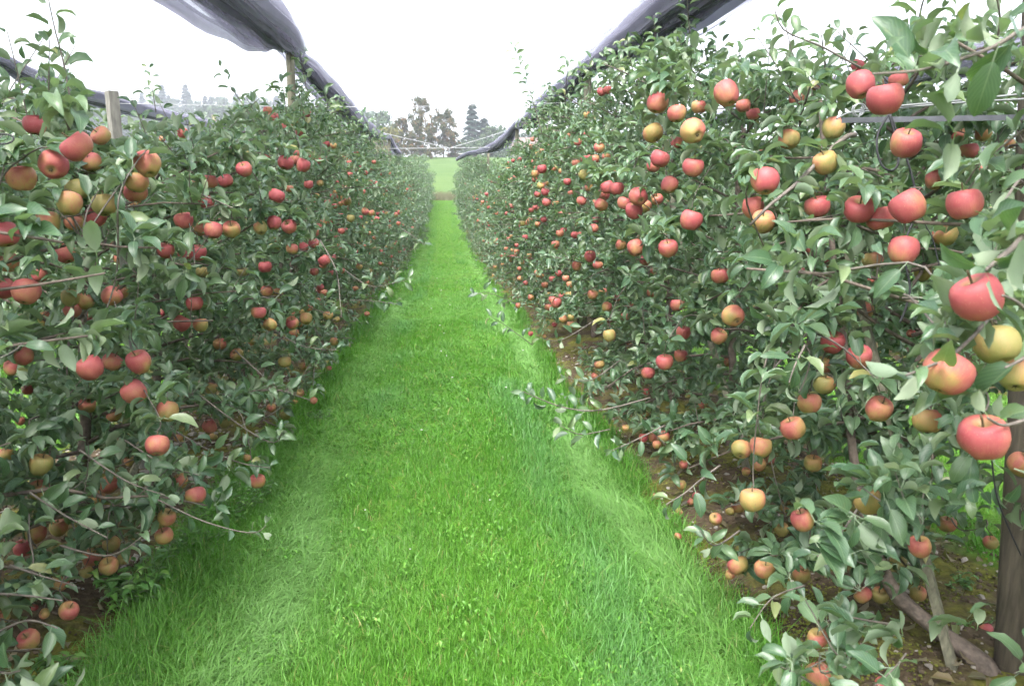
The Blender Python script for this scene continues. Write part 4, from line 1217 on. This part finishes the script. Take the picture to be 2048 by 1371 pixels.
def scatter(name, P, size, flat, mat, label, cat, sink=0.3, smooth=True):
    r = np.random.default_rng(len(P)); n = len(P)
    jit = r.uniform(0.65, 1.35, (n, 12, 1)); ang = r.uniform(0, 6.28, n)
    V = ico_v[None] * jit * np.stack([r.uniform(0.8, 1.3, n), r.uniform(0.7, 1.1, n), np.full(n, flat)], 1)[:, None] * size[:, None, None]
    c, s = np.cos(ang)[:, None], np.sin(ang)[:, None]
    V = np.stack([V[..., 0] * c - V[..., 1] * s, V[..., 0] * s + V[..., 1] * c, V[..., 2]], 2)
    V = V + (P + np.array([0, 0, 1.0]) * (size * flat * (1 - 2 * sink))[:, None])[:, None]
    F = (ico_f[None] + (np.arange(n) * 12)[:, None, None]).reshape(-1, 3)
    return link(name, mesh_np(name, V.reshape(-1, 3), [F], mat, smooth), label=label, cat=cat, kind='stuff')


def strip(n, side, seed, y1=9.0):
    r = np.random.default_rng(seed)
    y = 1.7 * (y1 / 1.7) ** r.random(n); x = side * r.uniform(1.12, 2.55, n)
    return np.stack([x, y, terrain(x, y)], 1), r


P, r = strip(4200, -1, 1); P = P[lowfreq(P[:, 0] * 2, P[:, 1] * 2, 5) > -0.4]; scatter('pebbles', P, np.clip(r.lognormal(-4.75, 0.5, len(P)), .003, .03), 0.65, STONE, 'pale pebbles strewn over the soil under the left row', 'pebbles', smooth=False)
P, r = strip(900, 1, 2); scatter('pebbles', P, np.clip(r.lognormal(-4.9, 0.45, len(P)), .003, .02), 0.65, STONE, 'few pebbles on the mossy soil under the right row', 'pebbles', smooth=False)
P, r = strip(3600, 1, 3); scatter('soil_clods', P, np.clip(r.lognormal(-5.2, 0.5, len(P)), .003, .016), 0.6, CLOD, 'dark crumbly soil under the right row', 'soil')
P, r = strip(2400, -1, 4); scatter('soil_clods', P, np.clip(r.lognormal(-5.2, 0.5, len(P)), .003, .016), 0.6, CLOD, 'dark crumbly soil under the left row', 'soil')
P, r = strip(24000, 1, 6); P = P[lowfreq(P[:, 0] * 1.5, P[:, 1] * 1.5, 9) + r.normal(0, .35, len(P)) > 0.05]; scatter('moss', P, r.uniform(.0025, .008, len(P)), 0.7, MOSS, 'yellow green moss on soil under the right row', 'moss')
P, r = strip(5000, -1, 7); P = P[lowfreq(P[:, 0] * 1.5, P[:, 1] * 1.5, 10) + r.normal(0, .35, len(P)) > 0.5]; scatter('moss', P, r.uniform(.004, .012, len(P)), 0.6, MOSS, 'moss patches on soil under the left row', 'moss')

WEED = leaf_material('weed_leaf', 'attr')
for n_ in WEED.node_tree.nodes:
    if n_.type == 'VALTORGB' and len(n_.color_ramp.elements) == 5:
        for e, c in zip(n_.color_ramp.elements, [(0.05, 0.15, 0.03), (0.07, 0.19, 0.035), (0.10, 0.23, 0.04), (0.14, 0.27, 0.05), (0.16, 0.28, 0.06)]): e.color = c + (1,)
rw = random.Random(8)
for (x, y, hgt, spread, nst, lsz, lab) in [(285, 1185, .18, .17, 18, .055, 'leafy weed clump on pebbles beside the grass, bottom left'), (235, 1165, .12, .09, 8, .05, 'smaller leafy weed left of the large clump'), (490, 985, .11, .2, 26, .036, 'low weed patch under a hanging apple by the grass'),
                                        (440, 1020, .11, .18, 24, .036, 'low weed patch in front of the soil, mid left'), (395, 1085, .10, .16, 20, .036, 'low pale green weed next to drooping twig'), (1945, 1240, .06, .07, 7, .03, 'small round-leaved weed beside the thick post'),
                                        (1905, 1150, .06, .08, 8, .03, 'small weed on moss behind the leaning stake'), (110, 1340, .10, .08, 7, .05, 'weed at the bottom edge below the left trees'), (1265, 905, .05, .06, 6, .03, 'tiny weed at the moss edge of the right row'), (640, 820, .08, .1, 8, .035, 'low weed under the left row beside dark grass')]:
    b = on_ground(x, y + 20, 0.02)
    root = link('weed_plant', None, None, b, lab, 'weed')
    acc = Acc(); P, D, U, s_ = [], [], [], []
    for k in range(nst):
        a_ = rw.uniform(0, 6.28); rr = spread * math.sqrt(rw.random()); h_ = hgt * rw.uniform(0.6, 1.1)
        b0 = np.array([math.cos(a_) * rr * .6, math.sin(a_) * rr * .6, -0.01]); b1 = b0 + np.array([math.cos(a_) * rr * .5, math.sin(a_) * rr * .5, h_])
        acc.add(tube([b0, (b0 + b1) / 2 + (0, 0, .01), b1], 0.0016, 4, False))
        for q_ in range(7):
            t = 0.35 + 0.65 * q_ / 6; p = b0 + (b1 - b0) * t; f_ = q_ * 2.4 + a_
            d = np.array([math.cos(f_), math.sin(f_), 0.35]); P.append(p); D.append(d); U.append(np.array([0, 0, 1.0]) - d * .2); s_.append(lsz * rw.uniform(.7, 1.2))
    n = len(P); link('stem', acc.mesh('stem', WEED), root)
    link('leaves', leaf_mesh('leaves', dict(P=np.array(P), D=np.array(D), U=np.array(U), s=np.array(s_), k=np.arange(n), t=np.random.default_rng(n).random(n)), LOD1, WEED), root, kind='stuff')

LITTER = leaf_material('dead_leaf', 'attr')
for n_ in LITTER.node_tree.nodes:
    if n_.type == 'VALTORGB' and len(n_.color_ramp.elements) == 5:
        for e, c in zip(n_.color_ramp.elements, [(0.07, 0.05, 0.025), (0.11, 0.075, 0.035), (0.17, 0.12, 0.05), (0.22, 0.18, 0.06), (0.13, 0.15, 0.05)]): e.color = c + (1,)
    if n_.type == 'VALTORGB' and len(n_.color_ramp.elements) == 2 and n_.color_ramp.elements[0].position == 0.0:
        for e, c in zip(n_.color_ramp.elements, [(0.14, 0.11, 0.07), (0.22, 0.18, 0.12)]): e.color = c + (1,)
for sd_, row in ((-1, 'left'), (1, 'right')):
    P, r = strip(420, sd_, 60 + sd_); n = len(P); f_ = r.uniform(0, 6.28, n)
    L = dict(P=P + np.array([0, 0, .018]), D=np.stack([np.cos(f_), np.sin(f_), r.normal(0, .15, n)], 1), U=np.stack([r.normal(0, .3, n), r.normal(0, .3, n), np.where(r.random(n) < .4, -1, 1)], 1), s=r.uniform(.035, .075, n), k=np.arange(n), t=r.random(n))
    link('fallen_leaves', leaf_mesh('fallen_leaves', L, LOD1, LITTER), label=f'dead brown leaves scattered on the soil under the {row} row', cat='leaves', kind='stuff')
r = np.random.default_rng(71)
C_ = np.stack([r.uniform(-.95, .95, 46), 2.1 * (9 / 2.1) ** r.random(46)], 1); k_ = r.integers(0, 46, 2600)
xy = C_[k_] + r.normal(0, .07, (2600, 2)); n = 2600; f_ = r.uniform(0, 6.28, n)
L = dict(P=np.stack([xy[:, 0], xy[:, 1], terrain(xy[:, 0], xy[:, 1]) + r.uniform(.03, .065, n)], 1), D=np.stack([np.cos(f_), np.sin(f_), r.normal(.1, .15, n)], 1), U=np.stack([r.normal(0, .25, n), r.normal(0, .25, n), np.ones(n)], 1), s=r.uniform(.014, .03, n), k=np.arange(n), t=r.random(n))
link('clover', leaf_mesh('clover', L, LOD2, GRASS), label='small clover leaves growing in patches among the alley grass', cat='clover', kind='stuff')
WHITE = plain('white_petal', (0.5, 0.5, 0.48), 0.7, 0.05, 30)
pts = [(820, 1098), (905, 755), (874, 557), (882, 581), (888, 667), (880, 651), (863, 617), (900, 610), (886, 470), (896, 469), (1046, 701), (882, 703), (893, 712), (870, 530), (910, 495), (843, 860), (730, 1020), (980, 1000), (1012, 775)]
P = np.array([on_ground(x, y, 0.06) for x, y in pts]); dd = (P - C0) @ Fv
scatter('white_clover', P, np.clip(1.9 * dd / FPX, .003, .011), 0.6, WHITE, 'tiny white flower heads dotted in the alley grass', 'flowers', 0.0)

# ------------------------------------------------------------------ background: reeds, buildings, trees
REED = plain('dry_reed', (0.125, 0.125, 0.07), 0.9, 0.4, 4)
r = np.random.default_rng(44)
n = 9000; x = r.uniform(-9, 9, n); y = r.uniform(64.5, 67.5, n); h_ = r.uniform(0.25, 0.75, n)
P = np.stack([x, y, terrain(x, y) - .02], 1); dx_ = r.normal(0, .12, (n, 2))
V = np.stack([P + (-.012, 0, 0), P + (.012, 0, 0), P + np.stack([dx_[:, 0], dx_[:, 1], h_], 1)], 1).reshape(-1, 3)
link('dry_reeds', mesh_np('dry_reeds', V, [np.arange(3 * n).reshape(-1, 3)], REED), label='strip of dry brown tall grass at the end of the alley', cat='reeds', kind='stuff')


def foliage_mat(name, cols):
    m, nt, bs, out = new_mat(name)
    nt.links.new(ramp(nt, attr(nt, 'tint'), cols), bs.inputs['Base Color'])
    bs.inputs['Roughness'].default_value = 0.75; bs.inputs['Specular IOR Level'].default_value = 0.25
    return m


F_BROWN = foliage_mat('autumn_foliage', [(0, (0.045, 0.060, 0.030)), (.5, (0.075, 0.080, 0.036)), (.8, (0.13, 0.09, 0.045)), (1, (0.20, 0.11, 0.05))])
F_GREEN = foliage_mat('green_foliage', [(0, (0.030, 0.060, 0.030)), (1, (0.075, 0.115, 0.045))])
F_YELL = foliage_mat('yellow_foliage', [(0, (0.08, 0.10, 0.035)), (1, (0.19, 0.17, 0.05))])
F_CON = foliage_mat('conifer_foliage', [(0, (0.016, 0.036, 0.030)), (1, (0.040, 0.068, 0.048))])


def clumps(C, R, n, leaf, r, flat=0.8):
    """random leaf quads through ellipsoid clumps C (k,3) with radii R (k,)"""
    k = r.choice(len(C), n, p=R ** 2 / (R ** 2).sum())
    d = nrm(r.normal(0, 1, (n, 3))) * (r.random(n) ** 0.45)[:, None]
    P = C[k] + d * R[k][:, None] * np.array([1, 1, flat])
    a, b = nrm(r.normal(0, 1, (n, 3))), nrm(r.normal(0, 1, (n, 3)))
    s = leaf * r.uniform(0.5, 1.3, n)[:, None]
    V = np.stack([P - a * s, P + b * s * .6, P + a * s, P - b * s * .6], 1).reshape(-1, 3)
    return V, np.arange(4 * n).reshape(-1, 4), np.repeat(np.clip(r.normal(.4, .25, n) + 0.2 * np.repeat(r.normal(0, 1, len(C)), 1)[k], 0, 1), 4)


def broad_mesh(seed, H, Wd, mat, n=2600, leaf=0.35):
    r = np.random.default_rng(seed)
    nb = 80
    zc_ = H * (0.08 + 0.87 * r.random(nb)); rad = Wd * 0.5 * np.sqrt(np.clip(1 - ((zc_ / H - 0.5) / 0.55) ** 2, 0.08, 1)) * r.uniform(0.15, 0.95, nb)
    an = r.uniform(0, 6.28, nb)
    C = np.stack([np.cos(an) * rad, np.sin(an) * rad, zc_], 1); R = Wd * r.uniform(0.06, 0.15, nb)
    V, F, T = clumps(C, R, n, leaf, r)
    acc = Acc(); acc.add(tube([(0, 0, -.5), (0.1, 0, H * .4), (0, .1, H * .85)], [Wd * .03, Wd * .022, Wd * .006], 7))
    for c in C[:22]: acc.add(tube([(0, 0, max(.5, c[2] * .55)), c * np.array([.5, .5, .85]), c], [Wd * .014, Wd * .009, Wd * .003], 5, False))
    return acc.mesh('trunk', BARK), mesh_np('crown', V, [F], mat, True, {'tint': T})


def conifer_mesh(seed, H, Wd, n=2200):
    r = np.random.default_rng(seed)
    t = r.random(n) ** 0.75; lay = np.floor(t * 13) / 13 + r.normal(0, .012, n)
    z = H * (0.10 + 0.9 * np.clip(lay, 0, 1)); rm = Wd * .5 * (1 - lay) ** 0.85 + 0.15
    rr = rm * np.sqrt(r.random(n)) * (0.75 + .4 * r.random(n)); an = r.uniform(0, 6.28, n)
    P = np.stack([np.cos(an) * rr, np.sin(an) * rr, z - rr * .28], 1)
    out = np.stack([np.cos(an), np.sin(an), np.full(n, -.45)], 1); sd = np.stack([-np.sin(an), np.cos(an), r.normal(0, .4, n)], 1)
    s = (H * 0.034 * r.uniform(.6, 1.3, n))[:, None]
    V = np.stack([P - out * s, P + sd * s * .6, P + out * s, P - sd * s * .6], 1).reshape(-1, 3)
    acc = Acc(); acc.add(tube([(0, 0, -.5), (0, 0, H * .97)], [H * .014, .03], 6))
    return acc.mesh('trunk', BARK), mesh_np('crown', V, [np.arange(4 * n).reshape(-1, 4)], F_CON, True, {'tint': np.repeat(r.random(n), 4)})


def place_tree(name, px, py_top, D, meshes, H, label, group=None, wmul=1.0):
    q = at(px, py_top, D); x, y = q[0], q[1]; zg = float(terrain(x, y)); sc = (q[2] - zg) / H
    t = link(name, None, None, (x, y, zg), label, 'tree', group); t.scale = (sc * wmul, sc * wmul, sc); t.rotation_euler = (0, 0, (px * 7.3) % 6.28)
    link('trunk', meshes[0], t); link('crown', meshes[1], t, kind='stuff')
    return t


BR = [broad_mesh(60 + k, 14, 10, F_BROWN, 5200, .36) for k in range(3)]
GR = [broad_mesh(70 + k, 12, 11, F_GREEN, 4200, .40) for k in range(3)]
YE = broad_mesh(80, 8, 9, F_YELL, 1800, .28)
CO = [conifer_mesh(90 + k, 18, 7.5) for k in range(3)]
place_tree('autumn_tree', 838, 193, 165, BR[0], 14, 'tall brownish autumn tree in the middle of the far group', wmul=0.62)
place_tree('autumn_tree', 800, 235, 168, BR[1], 14, 'brownish autumn tree left of the tallest one', wmul=0.8)
place_tree('autumn_tree', 886, 212, 170, BR[2], 14, 'brownish autumn tree right of the tallest one', wmul=0.75)
place_tree('autumn_tree', 860, 255, 160, BR[1], 14, 'low reddish autumn tree in front of the far group', wmul=0.9)
place_tree('autumn_tree', 822, 262, 158, BR[2], 14, 'low brown autumn tree at the front left of the far group', wmul=0.9)
place_tree('autumn_tree', 905, 262, 176, BR[0], 14, 'small brown tree at the right end of the autumn group', wmul=0.9)
place_tree('yellow_bush', 768, 250, 160, YE, 8, 'yellowish round bush left of the autumn trees', wmul=1.1)
place_tree('broad_tree', 762, 222, 260, GR[0], 12, 'hazy green tree behind the yellowish bush', wmul=.9)
place_tree('conifer', 944, 203, 250, CO[0], 18, 'tall dark conifer standing right of the autumn trees', wmul=1.1)
place_tree('conifer', 968, 232, 255, CO[1], 18, 'shorter conifer beside the tall dark conifer', wmul=1.4)
place_tree('broad_tree', 990, 252, 250, GR[1], 12, 'green tree right of the conifers', wmul=.9)
place_tree('broad_tree', 1018, 258, 245, GR[2], 12, 'round green tree behind the far right net', wmul=1.0)
place_tree('broad_tree', 935, 278, 235, GR[2], 12, 'low green tree behind the shed', wmul=1.5)
place_tree('broad_tree', 1060, 262, 260, GR[0], 12, 'green tree behind the house roof', wmul=1.0)
place_tree('broad_tree', 975, 276, 228, GR[0], 12, 'low green tree under the conifers', wmul=1.5)
rc = random.Random(2)
for k in range(46):
    px_ = -40 + k * 14.5 + rc.uniform(-5, 5); pt = 188 + 0.05 * max(0, px_ - 300) + rc.uniform(-14, 18) - (18 if 300 < px_ < 430 else 0)
    if k % 3 == 0: place_tree('broad_tree', px_, pt + 12, 560 + rc.uniform(-30, 30), GR[k % 2], 12, 'hazy broad tree in the distant wooded hill on the left', 'trees on the distant hill', 0.9)
    else: place_tree('conifer', px_, pt, 570 + rc.uniform(-30, 30), CO[k % 3], 18, 'hazy conifer on the distant wooded hill on the left', 'trees on the distant hill', 1.2)
for k in range(26):
    place_tree('broad_tree', -30 + k * 30, 222 + rc.uniform(-10, 14), 430 + rc.uniform(-20, 20), GR[k % 3], 12, 'hazy broad tree at the foot of the distant hill', 'trees at the foot of the hill', 1.5)
for k in range(12):
    place_tree('broad_tree', 1050 + k * 85, 272 + rc.uniform(-10, 10), 330, GR[k % 3], 12, 'hazy broad tree on the far rise behind the right row', 'trees on the far right rise', 1.3)

PLANK = plain('dark_shed_wood', (0.060, 0.050, 0.042), 0.85, 0.3, 5)
ROOF = plain('pale_roof', (0.36, 0.36, 0.37), 0.7, 0.1, 3)
RTILE = plain('brown_roof', (0.17, 0.125, 0.115), 0.85, 0.25, 4)
PLAST = plain('pale_wall', (0.42, 0.39, 0.36), 0.85, 0.1, 3)


def pc(px, py, D): return at(px, py, D)


c = pc(930, 316, 190); zg = float(terrain(c[0], c[1]))
shed = link('shed', None, None, (c[0], c[1], zg), 'long low dark shed with a pale flat roof beyond the field', 'shed')
for nm, (x0, x1, y0, y1, z0, z1), mt in [('wall', (-4.2, 4.2, 0, 4, -.3, 1.5), PLANK), ('roof', (-4.7, 4.7, -.6, 4.5, 1.503, 1.75), ROOF)]:
    V, F = box(x0, x1, y0, y1, z0, z1); link(nm, mesh_np(nm, V, F, mt, False), shed)
c = pc(1062, 300, 200); zg = float(terrain(c[0], c[1]))
house = link('house', None, None, (c[0], c[1], zg), 'house with brown gabled roof showing behind the right row', 'house')
V, F = box(-4, 4, 0, 7, -.3, 3.4); link('wall', mesh_np('wall', V, F, PLAST, False), house)
V = np.array([(-4.6, -.5, 3.35), (4.6, -.5, 3.35), (4.6, 7.5, 3.35), (-4.6, 7.5, 3.35), (-4.6, 3.5, 6.6), (4.6, 3.5, 6.6)], float)
link('roof', mesh_np('roof', V, [np.array([(0, 1, 5, 4), (2, 3, 4, 5), (3, 2, 1, 0)]), np.array([(1, 2, 5), (3, 0, 4)])], RTILE, False), house)
GLASS = plain('window_glass', (0.05, 0.06, 0.07), 0.2, 0.1, 3)
for k in range(3):
    V, F = box(-3 + k * 2.2, -2 + k * 2.2, -.04, -.004, 1.0, 2.3); link('window', mesh_np('window', V, F, GLASS, False), house)
GRAVEL = plain('pale_road', (0.32, 0.31, 0.29), 0.9, 0.15, 1)
ys = 178.0; xs = np.linspace(-60, 60, 60)
V = np.concatenate([np.stack([xs, np.full(60, ys), terrain(xs, np.full(60, ys)) + .06], 1), np.stack([xs, np.full(60, ys + 5), terrain(xs, np.full(60, ys + 5)) + .06], 1)])
q = np.arange(59); link('road', mesh_np('road', V, [np.stack([q, q + 1, q + 61, q + 60], 1)], GRAVEL), kind='structure')

# ------------------------------------------------------------------ haze
V, F = box(-1100, 1100, -60, 1150, -2.0, 170)
hz = bpy.data.materials.new('haze_air'); hz.use_nodes = True
nt = hz.node_tree; nt.nodes.remove(nt.nodes['Principled BSDF'])
pv = nt.nodes.new('ShaderNodeVolumePrincipled'); pv.inputs['Color'].default_value = (0.86, 0.91, 1.0, 1); pv.inputs['Density'].default_value = 0.0006; pv.inputs['Anisotropy'].default_value = 0.0
nt.links.new(pv.outputs[0], nt.nodes['Material Output'].inputs['Volume'])
link('haze', mesh_np('haze', V, F, hz, False), kind='stuff')
